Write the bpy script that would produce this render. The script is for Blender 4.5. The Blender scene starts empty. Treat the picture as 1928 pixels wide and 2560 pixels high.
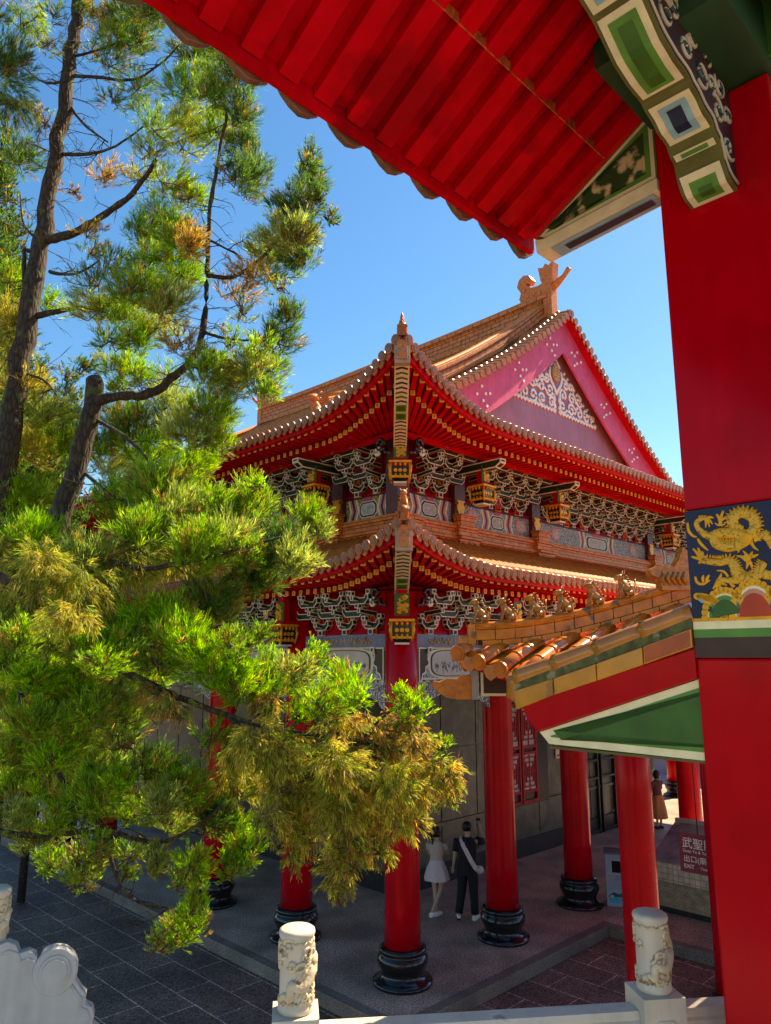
import bpy, bmesh, math, random
import numpy as np
from mathutils import Vector, Matrix
random.seed(7)
RNG = np.random.default_rng(11)
PI = math.pi
SC = bpy.context.scene
COL = SC.collection
# ---------------------------------------------------------------- camera
PITCH = math.radians(11.1); FPX = 1854.0; CAMZ = 5.0
cam = bpy.data.cameras.new('camera'); camo = bpy.data.objects.new('camera', cam); COL.objects.link(camo)
cam.sensor_fit = 'VERTICAL'; cam.sensor_height = 24; cam.sensor_width = 24
cam.lens = 24 * FPX / 2560; cam.clip_end = 2000; cam.clip_start = 0.05
camo.location = (0, 0, CAMZ); camo.rotation_euler = (PI / 2 + PITCH, 0, 0)
SC.camera = camo
CP, SP = math.cos(PITCH), math.sin(PITCH)
def at(px, py, Y):
    """point of the place at forward distance Y seen at pixel px,py of the 1928x2560 survey photo"""
    x = (px - 964) / FPX; y = (1280 - py) / FPX
    t = Y / (CP - y * SP)
    return Vector((x * t, Y, CAMZ + (SP + y * CP) * t))
# ---------------------------------------------------------------- materials
MATS = {}
def newmat(name):
    m = bpy.data.materials.new(name); m.use_nodes = True
    nt = m.node_tree; b = nt.nodes['Principled BSDF']
    MATS[name] = m
    return m, nt, b
def N(nt, t, **kw):
    n = nt.nodes.new(t)
    for k, v in kw.items():
        if k in n.inputs: n.inputs[k].default_value = v
        else: setattr(n, k, v)
    return n
def L(nt, a, b): nt.links.new(a, b)
def c4(c): return (c[0], c[1], c[2], 1)
def mixc(nt, fac, a, b):
    n = nt.nodes.new('ShaderNodeMix'); n.data_type = 'RGBA'
    if hasattr(fac, 'is_linked'): L(nt, fac, n.inputs[0])
    else: n.inputs[0].default_value = fac
    for v, i in ((a, 6), (b, 7)):
        if hasattr(v, 'is_linked'): L(nt, v, n.inputs[i])
        else: n.inputs[i].default_value = c4(v)
    return n.outputs[2]
def ramp(nt, fac, stops):
    n = nt.nodes.new('ShaderNodeValToRGB'); e = n.color_ramp.elements
    while len(e) < len(stops): e.new(.5)
    for q, (p, c) in zip(e, stops): q.position = p; q.color = c4(c)
    L(nt, fac, n.inputs[0]); return n.outputs[0]
def coords(nt, uv=False):
    t = nt.nodes.new('ShaderNodeTexCoord'); return t.outputs['UV' if uv else 'Object']
def bump(nt, b, h, s=.3, d=.01):
    n = nt.nodes.new('ShaderNodeBump'); n.inputs['Strength'].default_value = s; n.inputs['Distance'].default_value = d
    L(nt, h, n.inputs['Height']); L(nt, n.outputs[0], b.inputs['Normal'])
def mat(name, col, rough=.5, var=.2, scale=3., bmp=0., bscale=30., metal=0., coat=0., spots=None, streak=0., spec=.35):
    if name in MATS: return MATS[name]
    m, nt, b = newmat(name); co = coords(nt)
    n1 = N(nt, 'ShaderNodeTexNoise', Scale=scale, Detail=5.)
    L(nt, co, n1.inputs['Vector'])
    lo = tuple(c * (1 - var) for c in col); hi = tuple(min(1, c * (1 + var)) for c in col)
    out = ramp(nt, n1.outputs[0], [(.3, lo), (.7, hi)])
    if spots:
        n2 = N(nt, 'ShaderNodeTexNoise', Scale=spots[1], Detail=6.); L(nt, co, n2.inputs['Vector'])
        f = ramp(nt, n2.outputs[0], [(spots[2], (0, 0, 0)), (spots[2] + .06, (1, 1, 1))])
        out = mixc(nt, f, out, spots[0])
    if streak:
        mp = N(nt, 'ShaderNodeMapping'); mp.inputs['Scale'].default_value = (9, 9, .7); L(nt, co, mp.inputs['Vector'])
        n3 = N(nt, 'ShaderNodeTexNoise', Scale=1.5, Detail=4.); L(nt, mp.outputs[0], n3.inputs['Vector'])
        f = ramp(nt, n3.outputs[0], [(.45, (0, 0, 0)), (.75, (streak,) * 3)])
        out = mixc(nt, f, out, tuple(c * .35 for c in col))
    L(nt, out, b.inputs['Base Color'])
    r1 = N(nt, 'ShaderNodeMapRange'); L(nt, n1.outputs[0], r1.inputs[0])
    r1.inputs['To Min'].default_value = max(.03, rough - .08); r1.inputs['To Max'].default_value = rough + .1
    L(nt, r1.outputs[0], b.inputs['Roughness'])
    b.inputs['Metallic'].default_value = metal; b.inputs['Specular IOR Level'].default_value = spec
    if 'red' in name: b.inputs['Specular Tint'].default_value = (1, .30, .28, 1)
    if coat: b.inputs['Coat Weight'].default_value = coat; b.inputs['Coat Roughness'].default_value = .08
    if bmp:
        n4 = N(nt, 'ShaderNodeTexNoise', Scale=bscale, Detail=6.); L(nt, co, n4.inputs['Vector'])
        bump(nt, b, n4.outputs[0], bmp)
    return m
def brickmat(name, c1, c2, mortar, bw, rh, rough=.4, msize=.012, uv=True, bmp=.5, off=.5, spots=None, coat=0., spec=.18):
    m, nt, b = newmat(name); co = coords(nt, uv)
    br = N(nt, 'ShaderNodeTexBrick', Scale=1.); br.offset = off
    br.inputs['Color1'].default_value = c4(c1); br.inputs['Color2'].default_value = c4(c2); br.inputs['Mortar'].default_value = c4(mortar)
    br.inputs['Mortar Size'].default_value = msize; br.inputs['Brick Width'].default_value = bw; br.inputs['Row Height'].default_value = rh
    br.inputs['Mortar Smooth'].default_value = .3
    L(nt, co, br.inputs['Vector'])
    n1 = N(nt, 'ShaderNodeTexNoise', Scale=7., Detail=6.); L(nt, coords(nt), n1.inputs['Vector'])
    f = ramp(nt, n1.outputs[0], [(.3, (.55, .55, .55)), (.7, (1.15, 1.1, 1.05))])
    mx = nt.nodes.new('ShaderNodeMix'); mx.data_type = 'RGBA'; mx.blend_type = 'MULTIPLY'; mx.inputs[0].default_value = .8
    L(nt, br.outputs[0], mx.inputs[6]); L(nt, f, mx.inputs[7]); out = mx.outputs[2]
    if spots:
        n2 = N(nt, 'ShaderNodeTexNoise', Scale=spots[1], Detail=6.); L(nt, coords(nt), n2.inputs['Vector'])
        f2 = ramp(nt, n2.outputs[0], [(spots[2], (0, 0, 0)), (spots[2] + .08, (1, 1, 1))])
        out = mixc(nt, f2, out, spots[0])
    L(nt, out, b.inputs['Base Color']); b.inputs['Roughness'].default_value = rough; b.inputs['Specular IOR Level'].default_value = spec
    if coat: b.inputs['Coat Weight'].default_value = coat; b.inputs['Coat Roughness'].default_value = .12
    inv = N(nt, 'ShaderNodeMath', operation='SUBTRACT'); inv.inputs[0].default_value = 1; L(nt, br.outputs['Fac'], inv.inputs[1])
    bump(nt, b, inv.outputs[0], bmp, .01)
    return m
def cellmat(name, bg, line, scale, width, rough=.55, third=None, swap=True):
    """carved or painted curly fret: voronoi cell outlines of one colour on another"""
    m, nt, b = newmat(name); co = coords(nt)
    nz = N(nt, 'ShaderNodeTexNoise', Scale=scale * .8, Detail=2.); L(nt, co, nz.inputs['Vector'])
    ad = N(nt, 'ShaderNodeVectorMath', operation='MULTIPLY_ADD'); L(nt, nz.outputs[1], ad.inputs[0]); ad.inputs[1].default_value = (1.6 / scale,) * 3; L(nt, co, ad.inputs[2])
    v = N(nt, 'ShaderNodeTexVoronoi', Scale=scale); v.feature = 'F1'; L(nt, ad.outputs[0], v.inputs['Vector'])
    w = N(nt, 'ShaderNodeMath', operation='MULTIPLY'); w.inputs[1].default_value = 17.; L(nt, v.outputs['Distance'], w.inputs[0])
    s = N(nt, 'ShaderNodeMath', operation='SINE'); L(nt, w.outputs[0], s.inputs[0])
    f = ramp(nt, s.outputs[0], [(width, (0, 0, 0)), (min(.99, width + .12), (1, 1, 1))])
    base = bg
    if third:
        base = ramp(nt, v.outputs['Color'], [(.45, bg), (.5, third)])
    L(nt, mixc(nt, f, base, line), b.inputs['Base Color']); b.inputs['Roughness'].default_value = rough
    bump(nt, b, f, .4, .01)
    return m
# ---------------------------------------------------------------- mesh builder
class MB:
    def __init__(s, T=None): s.V = []; s.F = []; s.MI = []; s.SM = []; s.UV = {}; s.T = T; s.out = set()
    def add(s, vs, fs, m=0, smooth=False, uv=None, outline=False):
        o = len(s.V)
        for v in vs: s.V.append(tuple(s.T(*v)) if s.T else tuple(v))
        for i, f in enumerate(fs):
            k = len(s.F); s.F.append(tuple(o + j for j in f)); s.MI.append(m if isinstance(m, int) else m[i]); s.SM.append(smooth)
            if uv: s.UV[k] = [uv[j] for j in f]
            if outline: s.out.add(k)
    def box(s, x0, x1, y0, y1, z0, z1, m=0, outline=False, uvs=False):
        vs = [(x0, y0, z0), (x1, y0, z0), (x1, y1, z0), (x0, y1, z0), (x0, y0, z1), (x1, y0, z1), (x1, y1, z1), (x0, y1, z1)]
        fs = [(0, 3, 2, 1), (4, 5, 6, 7), (0, 1, 5, 4), (1, 2, 6, 5), (2, 3, 7, 6), (3, 0, 4, 7)]
        uv = [(v[0] + v[1], v[2]) for v in vs] if uvs else None
        s.add(vs, fs, m, uv=uv, outline=outline)
    def obox(s, c, ax, ay, az, m=0, outline=False):
        c, ax, ay, az = Vector(c), Vector(ax), Vector(ay), Vector(az)
        vs = [c - ax - ay - az, c + ax - ay - az, c + ax + ay - az, c - ax + ay - az, c - ax - ay + az, c + ax - ay + az, c + ax + ay + az, c - ax + ay + az]
        s.add(vs, [(0, 3, 2, 1), (4, 5, 6, 7), (0, 1, 5, 4), (1, 2, 6, 5), (2, 3, 7, 6), (3, 0, 4, 7)], m, outline=outline)
    def beam(s, p, q, w, h, m=0, outline=False, up=(0, 0, 1)):
        p, q = Vector(p), Vector(q); d = q - p; sd = d.cross(Vector(up)).normalized(); u = sd.cross(d).normalized()
        s.obox((p + q) / 2, d / 2, sd * w / 2, u * h / 2, m, outline)
    def prism(s, pts, f, d0, d1, m=0, ms=None, outline=False, smooth=False):
        n = len(pts); vs = [f(x, y, d0) for x, y in pts] + [f(x, y, d1) for x, y in pts]
        s.add(vs, [tuple(range(n - 1, -1, -1)), tuple(range(n, 2 * n))], m, outline=outline)
        o = len(s.V) - 2 * n
        for i in range(n):
            j = (i + 1) % n
            s.F.append((o + i, o + j, o + n + j, o + n + i)); s.MI.append(m if ms is None else ms); s.SM.append(smooth)
            if outline: s.out.add(len(s.F) - 1)
    def tube(s, pts, r, n=6, m=0, cap=True, flat=None):
        pts = [Vector(p) for p in pts]; K = len(pts)
        rs = r if isinstance(r, (list, tuple)) else [r] * K
        vs = []; ref = None
        for i, p in enumerate(pts):
            d = (pts[min(i + 1, K - 1)] - pts[max(i - 1, 0)])
            d = d.normalized() if d.length > 1e-9 else Vector((0, 0, 1))
            if ref is None: ref = Vector((0, 0, 1)) if abs(d.z) < .9 else Vector((1, 0, 0))
            a = d.cross(ref)
            a = a.normalized() if a.length > 1e-6 else d.orthogonal().normalized()
            b = d.cross(a).normalized(); ref = -b if False else ref
            for k in range(n):
                t = 2 * PI * k / n
                o = a * math.cos(t) * rs[i] + b * math.sin(t) * rs[i]
                if flat: o = o - flat[0] * (o.dot(flat[0]) * (1 - flat[1]))
                vs.append(p + o)
        fs = [(i * n + k, i * n + (k + 1) % n, (i + 1) * n + (k + 1) % n, (i + 1) * n + k) for i in range(K - 1) for k in range(n)]
        if cap: fs += [tuple(range(n - 1, -1, -1)), tuple(range((K - 1) * n, K * n))]
        s.add(vs, fs, m, smooth=True)
    def lathe(s, c, prof, n=24, m=0, smooth=True, ms=None):
        c = Vector(c); K = len(prof); vs = []
        for r, z in prof:
            for k in range(n):
                t = 2 * PI * k / n; vs.append((c.x + r * math.cos(t), c.y + r * math.sin(t), c.z + z))
        fs = []; mi = []
        for i in range(K - 1):
            for k in range(n):
                fs.append((i * n + k, i * n + (k + 1) % n, (i + 1) * n + (k + 1) % n, (i + 1) * n + k)); mi.append(ms[i] if ms else m)
        fs += [tuple(range(n - 1, -1, -1)), tuple(range((K - 1) * n, K * n))]; mi += [mi[0], mi[-1]]
        s.add(vs, fs, mi, smooth=smooth)
    def grid(s, nu, nv, fn, m=0, smooth=True, uv=None):
        vs = [fn(i / nu, j / nv) for i in range(nu + 1) for j in range(nv + 1)]
        fs = [(i * (nv + 1) + j, (i + 1) * (nv + 1) + j, (i + 1) * (nv + 1) + j + 1, i * (nv + 1) + j + 1) for i in range(nu) for j in range(nv)]
        u = [uv(i / nu, j / nv) for i in range(nu + 1) for j in range(nv + 1)] if uv else None
        s.add(vs, fs, m, smooth=smooth, uv=u)
    def halfpipe(s, pts, r, side, m=0, n=5, squash=1.):
        """half-round tile row along pts; side = horizontal unit vector across the row"""
        pts = [Vector(p) for p in pts]; K = len(pts); side = Vector(side); vs = []
        for i, p in enumerate(pts):
            d = (pts[min(i + 1, K - 1)] - pts[max(i - 1, 0)]).normalized(); up = side.cross(d).normalized()
            if up.z < 0: up = -up
            for k in range(n + 1):
                t = PI * k / n; vs.append(p + side * math.cos(t) * r + up * math.sin(t) * r * squash)
        w = n + 1
        fs = [(i * w + k, i * w + k + 1, (i + 1) * w + k + 1, (i + 1) * w + k) for i in range(K - 1) for k in range(n)]
        fs += [tuple(range(w)), tuple(range((K - 1) * w, K * w))]
        s.add(vs, fs, m, smooth=True)
    def disc(s, c, nrm, r, th, m=0, n=10):
        c, nrm = Vector(c), Vector(nrm).normalized(); a = nrm.orthogonal().normalized(); b = nrm.cross(a)
        vs = [c + (a * math.cos(2 * PI * k / n) + b * math.sin(2 * PI * k / n)) * r for k in range(n)]
        vs += [v + nrm * th for v in vs]
        s.add(vs, [tuple(range(n)), tuple(range(n, 2 * n))] + [(k, (k + 1) % n, n + (k + 1) % n, n + k) for k in range(n)], m)
    def build(s, name, mats, parent=None, outline=None, bevel=0., loc=None):
        me = bpy.data.meshes.new(name); bm = bmesh.new()
        bv = [bm.verts.new(v) for v in s.V]
        uvl = bm.loops.layers.uv.new('UVMap') if s.UV else None
        ofs = []
        for i, f in enumerate(s.F):
            try: bf = bm.faces.new([bv[j] for j in f])
            except ValueError: continue
            bf.material_index = s.MI[i]; bf.smooth = s.SM[i]
            if uvl and i in s.UV:
                for lp, u in zip(bf.loops, s.UV[i]): lp[uvl].uv = u
            if i in s.out: ofs.append(bf)
        bmesh.ops.recalc_face_normals(bm, faces=bm.faces)
        if bevel:
            es = [e for e in bm.edges if len(e.link_faces) == 2 and e.calc_face_angle(0) > .6]
            bmesh.ops.bevel(bm, geom=es, offset=bevel, segments=2, affect='EDGES', profile=.6, clamp_overlap=True)
        if outline and ofs:
            r = bmesh.ops.inset_individual(bm, faces=ofs, thickness=outline[0], use_even_offset=True)
            for f in r['faces']: f.material_index = outline[1]
        bm.to_mesh(me); bm.free()
        for m in (mats if isinstance(mats, (list, tuple)) else [mats]): me.materials.append(m)
        o = bpy.data.objects.new(name, me); COL.objects.link(o)
        if parent: o.parent = parent
        if loc: o.location = loc
        return o
def empty(name, loc, rz=0.):
    o = bpy.data.objects.new(name, None); COL.objects.link(o); o.location = loc; o.rotation_euler = (0, 0, rz); o.empty_display_size = .2
    return o
def tag(o, label, cat, group=None):
    o['label'] = label; o['category'] = cat
    if group: o['group'] = group
    return o
def struct(o): o['kind'] = 'structure'; return o
def dup(o, parent=None):
    c = o.copy(); COL.objects.link(c)
    if parent: c.parent = parent
    for ch in list(o.children): dup(ch, c)
    return c
def lathe_pts(pts): return pts
def spiral(cx, cy, r, turns, a0, sgn=1, n=26, r0=.12):
    return [(cx + r * (r0 + (1 - r0) * (1 - i / n)) * math.cos(a0 + sgn * 2 * PI * turns * i / n), cy + r * (r0 + (1 - r0) * (1 - i / n)) * math.sin(a0 + sgn * 2 * PI * turns * i / n)) for i in range(n + 1)]
# shared materials
RED = mat('red_gloss_paint', (.46, .001, .008), .24, .14, 2., bmp=.03, bscale=5., coat=.0, spec=.5)
REDM = mat('red_matt_paint', (.52, .002, .012), .5, .16, 4., bmp=.05, bscale=20., spec=.15)
REDS = mat('soffit_red_paint', (.50, .002, .010), .5, .22, 3., bmp=.08, bscale=25., spec=.12, spots=((.33, .002, .008), 2.2, .56), streak=.3)
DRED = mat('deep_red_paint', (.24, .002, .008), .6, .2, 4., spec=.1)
BLACK = mat('black_glazed_stone', (.008, .008, .009), .2, .3, 4., coat=.3)
CREAM = mat('cream_paint', (.66, .58, .40), .6, .12, 9., spots=((.3, .24, .15), 14., .68))
CREAM2 = mat('pale_cream_paint', (.78, .70, .42), .55, .1, 9.)
WHITE = mat('white_outline_paint', (.74, .66, .50), .6, .12, 9., spec=.1)
DGREEN = mat('dark_green_paint', (.016, .03, .016), .5, .25, 9.)
MGREEN = mat('green_paint', (.075, .22, .035), .5, .18, 8.)
NGREEN = mat('deep_green_paint', (.03, .11, .014), .45, .25, 6.)
OLIVE = mat('olive_brown_paint', (.10, .09, .02), .55, .2, 8.)
NAVY = mat('navy_paint', (.010, .016, .05), .5, .3, 6., bmp=.1, bscale=60.)
SKYB = mat('light_blue_paint', (.22, .40, .50), .55, .15, 8.)
GOLD = mat('gold_paint', (.70, .31, .012), .38, .22, 12., bmp=.1, bscale=60., metal=.25)
YEL = mat('yellow_end_paint', (.80, .36, .05), .5, .15, 8.)
BROWN = mat('dark_brown_paint', (.055, .022, .014), .45, .25, 8.)
# ---------------------------------------------------------------- the setting
def pavemat():
    m, nt, b = newmat('dark_granite_paving'); co = coords(nt)
    mp = N(nt, 'ShaderNodeMapping'); mp.inputs['Rotation'].default_value = (0, 0, -PI / 4); L(nt, co, mp.inputs['Vector'])
    br = N(nt, 'ShaderNodeTexBrick', Scale=1.); br.offset = .5; br.offset_frequency = 2
    mp2 = N(nt, 'ShaderNodeMapping'); mp2.inputs['Rotation'].default_value = (0, 0, PI / 2); L(nt, mp.outputs[0], mp2.inputs['Vector'])
    L(nt, mp2.outputs[0], br.inputs['Vector'])
    br.inputs['Color1'].default_value = (.17, .105, .075, 1); br.inputs['Color2'].default_value = (.215, .135, .098, 1)
    br.inputs['Mortar'].default_value = (.66, .47, .38, 1); br.inputs['Mortar Size'].default_value = .010
    br.inputs['Brick Width'].default_value = 1.15; br.inputs['Row Height'].default_value = .62
    n = N(nt, 'ShaderNodeTexNoise', Scale=42., Detail=6.); L(nt, co, n.inputs['Vector'])
    n2 = N(nt, 'ShaderNodeTexNoise', Scale=.9, Detail=5.); L(nt, co, n2.inputs['Vector'])
    f = ramp(nt, n.outputs[0], [(.38, (.22, .21, .21)), (.64, (1.9, 1.75, 1.65))])
    mx = nt.nodes.new('ShaderNodeMix'); mx.data_type = 'RGBA'; mx.blend_type = 'MULTIPLY'; mx.inputs[0].default_value = 1
    L(nt, br.outputs[0], mx.inputs[6]); L(nt, f, mx.inputs[7])
    f2 = ramp(nt, n2.outputs[0], [(.35, (.6, .6, .62)), (.7, (1.25, 1.2, 1.2))])
    mx2 = nt.nodes.new('ShaderNodeMix'); mx2.data_type = 'RGBA'; mx2.blend_type = 'MULTIPLY'; mx2.inputs[0].default_value = 1
    L(nt, mx.outputs[2], mx2.inputs[6]); L(nt, f2, mx2.inputs[7])
    L(nt, mx2.outputs[2], b.inputs['Base Color']); b.inputs['Roughness'].default_value = .7
    bump(nt, b, n.outputs[0], .25, .004)
    return m
def speckle(name, lo, hi, rough=.6, sc=70.):
    m, nt, b = newmat(name); co = coords(nt)
    n = N(nt, 'ShaderNodeTexVoronoi', Scale=sc); L(nt, co, n.inputs['Vector'])
    n2 = N(nt, 'ShaderNodeTexNoise', Scale=1.3, Detail=6.); L(nt, co, n2.inputs['Vector'])
    n3 = N(nt, 'ShaderNodeTexNoise', Scale=sc * .5, Detail=4.); L(nt, co, n3.inputs['Vector'])
    a = ramp(nt, n3.outputs[0], [(.38, lo), (.62, hi)])
    f2 = ramp(nt, n2.outputs[0], [(.35, (.6, .58, .57)), (.7, (1.2, 1.17, 1.15))])
    mx = nt.nodes.new('ShaderNodeMix'); mx.data_type = 'RGBA'; mx.blend_type = 'MULTIPLY'; mx.inputs[0].default_value = 1
    L(nt, a, mx.inputs[6]); L(nt, f2, mx.inputs[7])
    L(nt, mx.outputs[2], b.inputs['Base Color']); b.inputs['Roughness'].default_value = rough
    bump(nt, b, n3.outputs[0], .2, .003)
    return m
PAVE = pavemat()
TERR = speckle('terrazzo_platform', (.16, .108, .08), (.72, .52, .40), .5)
KERB = speckle('kerb_stone', (.15, .115, .09), (.28, .22, .18), .6)
SOIL = speckle('far_ground', (.10, .11, .06), (.2, .19, .13), .9, 9.)
U = Vector((math.sqrt(.5), math.sqrt(.5), 0)); W_ = Vector((-math.sqrt(.5), math.sqrt(.5), 0))
HO = Vector((.27, 12.84, 0))                    # corner column of the hall
def hw(u, v, w=0): return HO + U * u + W_ * v + Vector((0, 0, w))
mb = MB(); mb.box(-900, 900, -900, 900, -1.2, -.31); struct(mb.build('ground', SOIL))
mb = MB(); mb.box(-45, 60, 1.0, 70, -.30, -.20); struct(mb.build('courtyard', PAVE))
# raised platform of the hall, with a low recess in front of the right facade
mb = MB(T=lambda a, b, c: hw(a, b, c))
def hslab(m, u0, u1, v0, v1, z0, z1, mi=0): m.box(u0, u1, v0, v1, z0, z1, mi)
hslab(mb, -.95, 20, -.85, 22, -.196, 0); 
hslab(mb, 4.75, 20, -9, -.85, -.196, -.004)
struct(mb.build('platform', TERR))
mb = MB(T=lambda a, b, c: hw(a, b, c))
mb.box(-1.15, -.95, -1.05, 22, -.196, .006); mb.box(-.95, 4.75, -1.05, -.85, -.196, .006); mb.box(4.55, 4.75, -9, -1.05, -.196, .004)
struct(mb.build('kerb', KERB, bevel=.012))
# far sunlit yard behind the walkway
mb = MB(T=lambda a, b, c: hw(a, b, c)); mb.box(20, 42, -25, 25, -.19, -.004); struct(mb.build('yard', speckle('yard_paving', (.36, .34, .37), (.48, .46, .49), .8, 12.)))
# raised terrace under the camera
mb = MB(); mb.box(-2.6, 2.4, -8, 4.35, 2.3, 2.42); mb.box(-2.5, 2.3, -8, 4.25, -.2, 2.3); struct(mb.build('terrace_floor', speckle('terrace_stone', (.42, .38, .34), (.55, .5, .44), .6, 30.)))
# ---------------------------------------------------------------- the temple hall (local axes: x along right facade, y along left facade)
HALL = empty('temple_hall', HO, PI / 4)
tag(HALL, 'large red two-tiered temple hall with orange glazed tile roofs, sweeping eaves and white-outlined brackets', 'temple hall')
ID = lambda a, d, w: (a, d, w)
SW = lambda a, d, w: (d, a, w)
TILE = mat('orange_glazed_tile', (.68, .18, .03), .45, .25, 6., bmp=.1, bscale=30., spec=.15, spots=((.16, .08, .05), 9., .66))
TILED = mat('weathered_eave_tile', (.40, .14, .055), .3, .35, 8., bmp=.2, bscale=30., spec=.4, spots=((.30, .26, .18), 12., .62))
BRICKO = brickmat('orange_glazed_brick', (.80, .21, .035), (.70, .17, .03), (.16, .05, .03), .34, .115, .42, .009)
BRICKR = brickmat('ridge_brick', (.74, .24, .07), (.64, .20, .06), (.10, .05, .035), .36, .15, .42, .014)
ORN = mat('orange_glazed_ornament', (.58, .18, .045), .4, .25, 12., bmp=.2, bscale=40., spec=.25)
S_UP = 1.12
class Eave:
    def __init__(s, k, push, R, lift, w, fan): s.k, s.push, s.R, s.L, s.w, s.fan = k, push, R, lift, w, fan; s.tip = k + push
    def f(s, a): return max(0., 1 - (a + s.tip) / s.R)
    def out(s, a): return s.k + s.push * s.f(a) ** 2
    def lift(s, a): return s.L * s.f(a) ** 1.9
    def edge(s, a): return Vector((a, -s.out(a), s.w + s.lift(a)))
UP = Eave(.75, .45, 3.4, .66, 9.36, 1.8)
LO = Eave(1.15, .35, 3.0, .50, 6.42, 1.4)
def rise_up(d):
    t = (d + .75) / 10.05; return 5.8 * (.55 * t + .45 * t * t)
def rise_lo(d): t = (d + 1.15) / 2.27; return .98 * (.75 * t + .25 * t * t)
RIDGE_U = 9.3; RIDGE_W = 9.40 + 5.8
LEFT_END = 19.4; RIGHT_END = 18.6
GV = 2.45                                        # gable plane
# ---- roof covering -------------------------------------------------------
def roof_side(E, rise, T, amax, dmax, name, pitch=.2):
    """sheet + half-round tile rows + end discs and drip tiles of one roof side"""
    mb = MB(T=T)
    def surf(a, t, dend):
        d0 = -E.out(a); d = d0 + (dend - d0) * t
        fade = max(0., 1 - (d - d0) / 2.6) ** 1.4
        return Vector((a, d, E.w + .05 + E.lift(a) * fade + rise(d) - (rise(d0))))
    a = -E.tip + .12; rows = []
    while a < amax:
        rows.append((a, dmax(a))); a += pitch
    # sheet
    for (a0, e0), (a1, e1) in zip(rows[:-1], rows[1:]):
        ns = 3 if max(e0, e1) < 2.5 else 9
        vs = []
        for i in range(ns + 1):
            vs.append(surf(a0, i / ns, e0)); vs.append(surf(a1, i / ns, e1))
        mb.add(vs, [(2 * i, 2 * i + 1, 2 * i + 3, 2 * i + 2) for i in range(ns)], 1)
    for a, e in rows:
        L_ = e + E.out(a); ns = max(2, int(L_ / .75))
        pts = [surf(a, i / ns, e) + Vector((0, 0, .012)) for i in range(ns + 1)]
        mb.halfpipe(pts, .070, (1, 0, 0), 0)
        # overlapping collar of every tile
        k = int(L_ / .42)
        for j in range(1, k):
            p = surf(a, j / k, e); q = surf(a, (j + .12) / k, e)
            mb.halfpipe([p + Vector((0, 0, .012)), q + Vector((0, 0, .012))], .080, (1, 0, 0), 0, n=4)
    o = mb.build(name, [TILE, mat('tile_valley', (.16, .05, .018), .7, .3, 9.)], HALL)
    # eave end tiles
    mb = MB(T=T)
    for i, (a, e) in enumerate(rows):
        p = E.edge(a) + Vector((0, 0, .05)); q = surf(a, .12, e)
        jit = Vector((0, 0, random.uniform(-.008, .008)))
        dr = (p - q).normalized()
        mb.halfpipe([q + Vector((0, 0, .015)), p + dr * .05 + jit + Vector((0, 0, .015))], .083, (1, 0, 0), 0, n=6)
        n = Vector((0, -1, -.12)); c = p + dr * .05 + jit
        mb.disc(c + Vector((0, 0, .012)), n, .088, .03, 0, 12)
        mb.disc(c + n.normalized() * .03 + Vector((0, 0, .012)), n, .06, .008, 1, 10)
        # drip tile between two rows
        pa = E.edge(a + pitch / 2) + Vector((0, -.01, .05))
        sh = [(-.085, .03), (.085, .03), (.085, -.035), (.05, -.10), (0, -.135), (-.05, -.10), (-.085, -.035)]
        mb.prism(sh, lambda x, y, d: pa + Vector((x, d - .02, y)), 0, .025, 0)
    mb.build('eave_tile_row', [TILED, mat('tile_end_relief', (.24, .11, .07), .35, .4, 30.)], o)
    return o
rl = roof_side(UP, rise_up, SW, LEFT_END + .6, lambda a: a if (a < GV and a > -.9) else (RIDGE_U if a >= GV else -.9), 'roof')
rr = roof_side(UP, rise_up, ID, RIGHT_END + .6, lambda a: max(-.9, min(GV, a)), 'roof')
ll = roof_side(LO, rise_lo, SW, LEFT_END + 1., lambda a: max(-1.2, min(S_UP - .1, a)), 'roof')
lr = roof_side(LO, rise_lo, ID, RIGHT_END + 1., lambda a: max(-1.2, min(S_UP - .1, a)), 'roof')
# far slope and far end, closed so that the hall stays solid from other sides
mb = MB()
def slope2(t, v): d = RIDGE_U * (1 - t) + (-.75) * t; return (2 * RIDGE_U - d, v, 9.40 + rise_up(d))
mb.grid(8, 2, lambda i, j: slope2(i, 1.9 + j * (LEFT_END - 1.3)), 0)
mb.add([(-.75, LEFT_END + .6, 9.4), (19.3, LEFT_END + .6, 9.4), (RIDGE_U, LEFT_END - 2, RIDGE_W)], [(0, 1, 2)], 0)
mb.build('roof', TILE, HALL)
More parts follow.
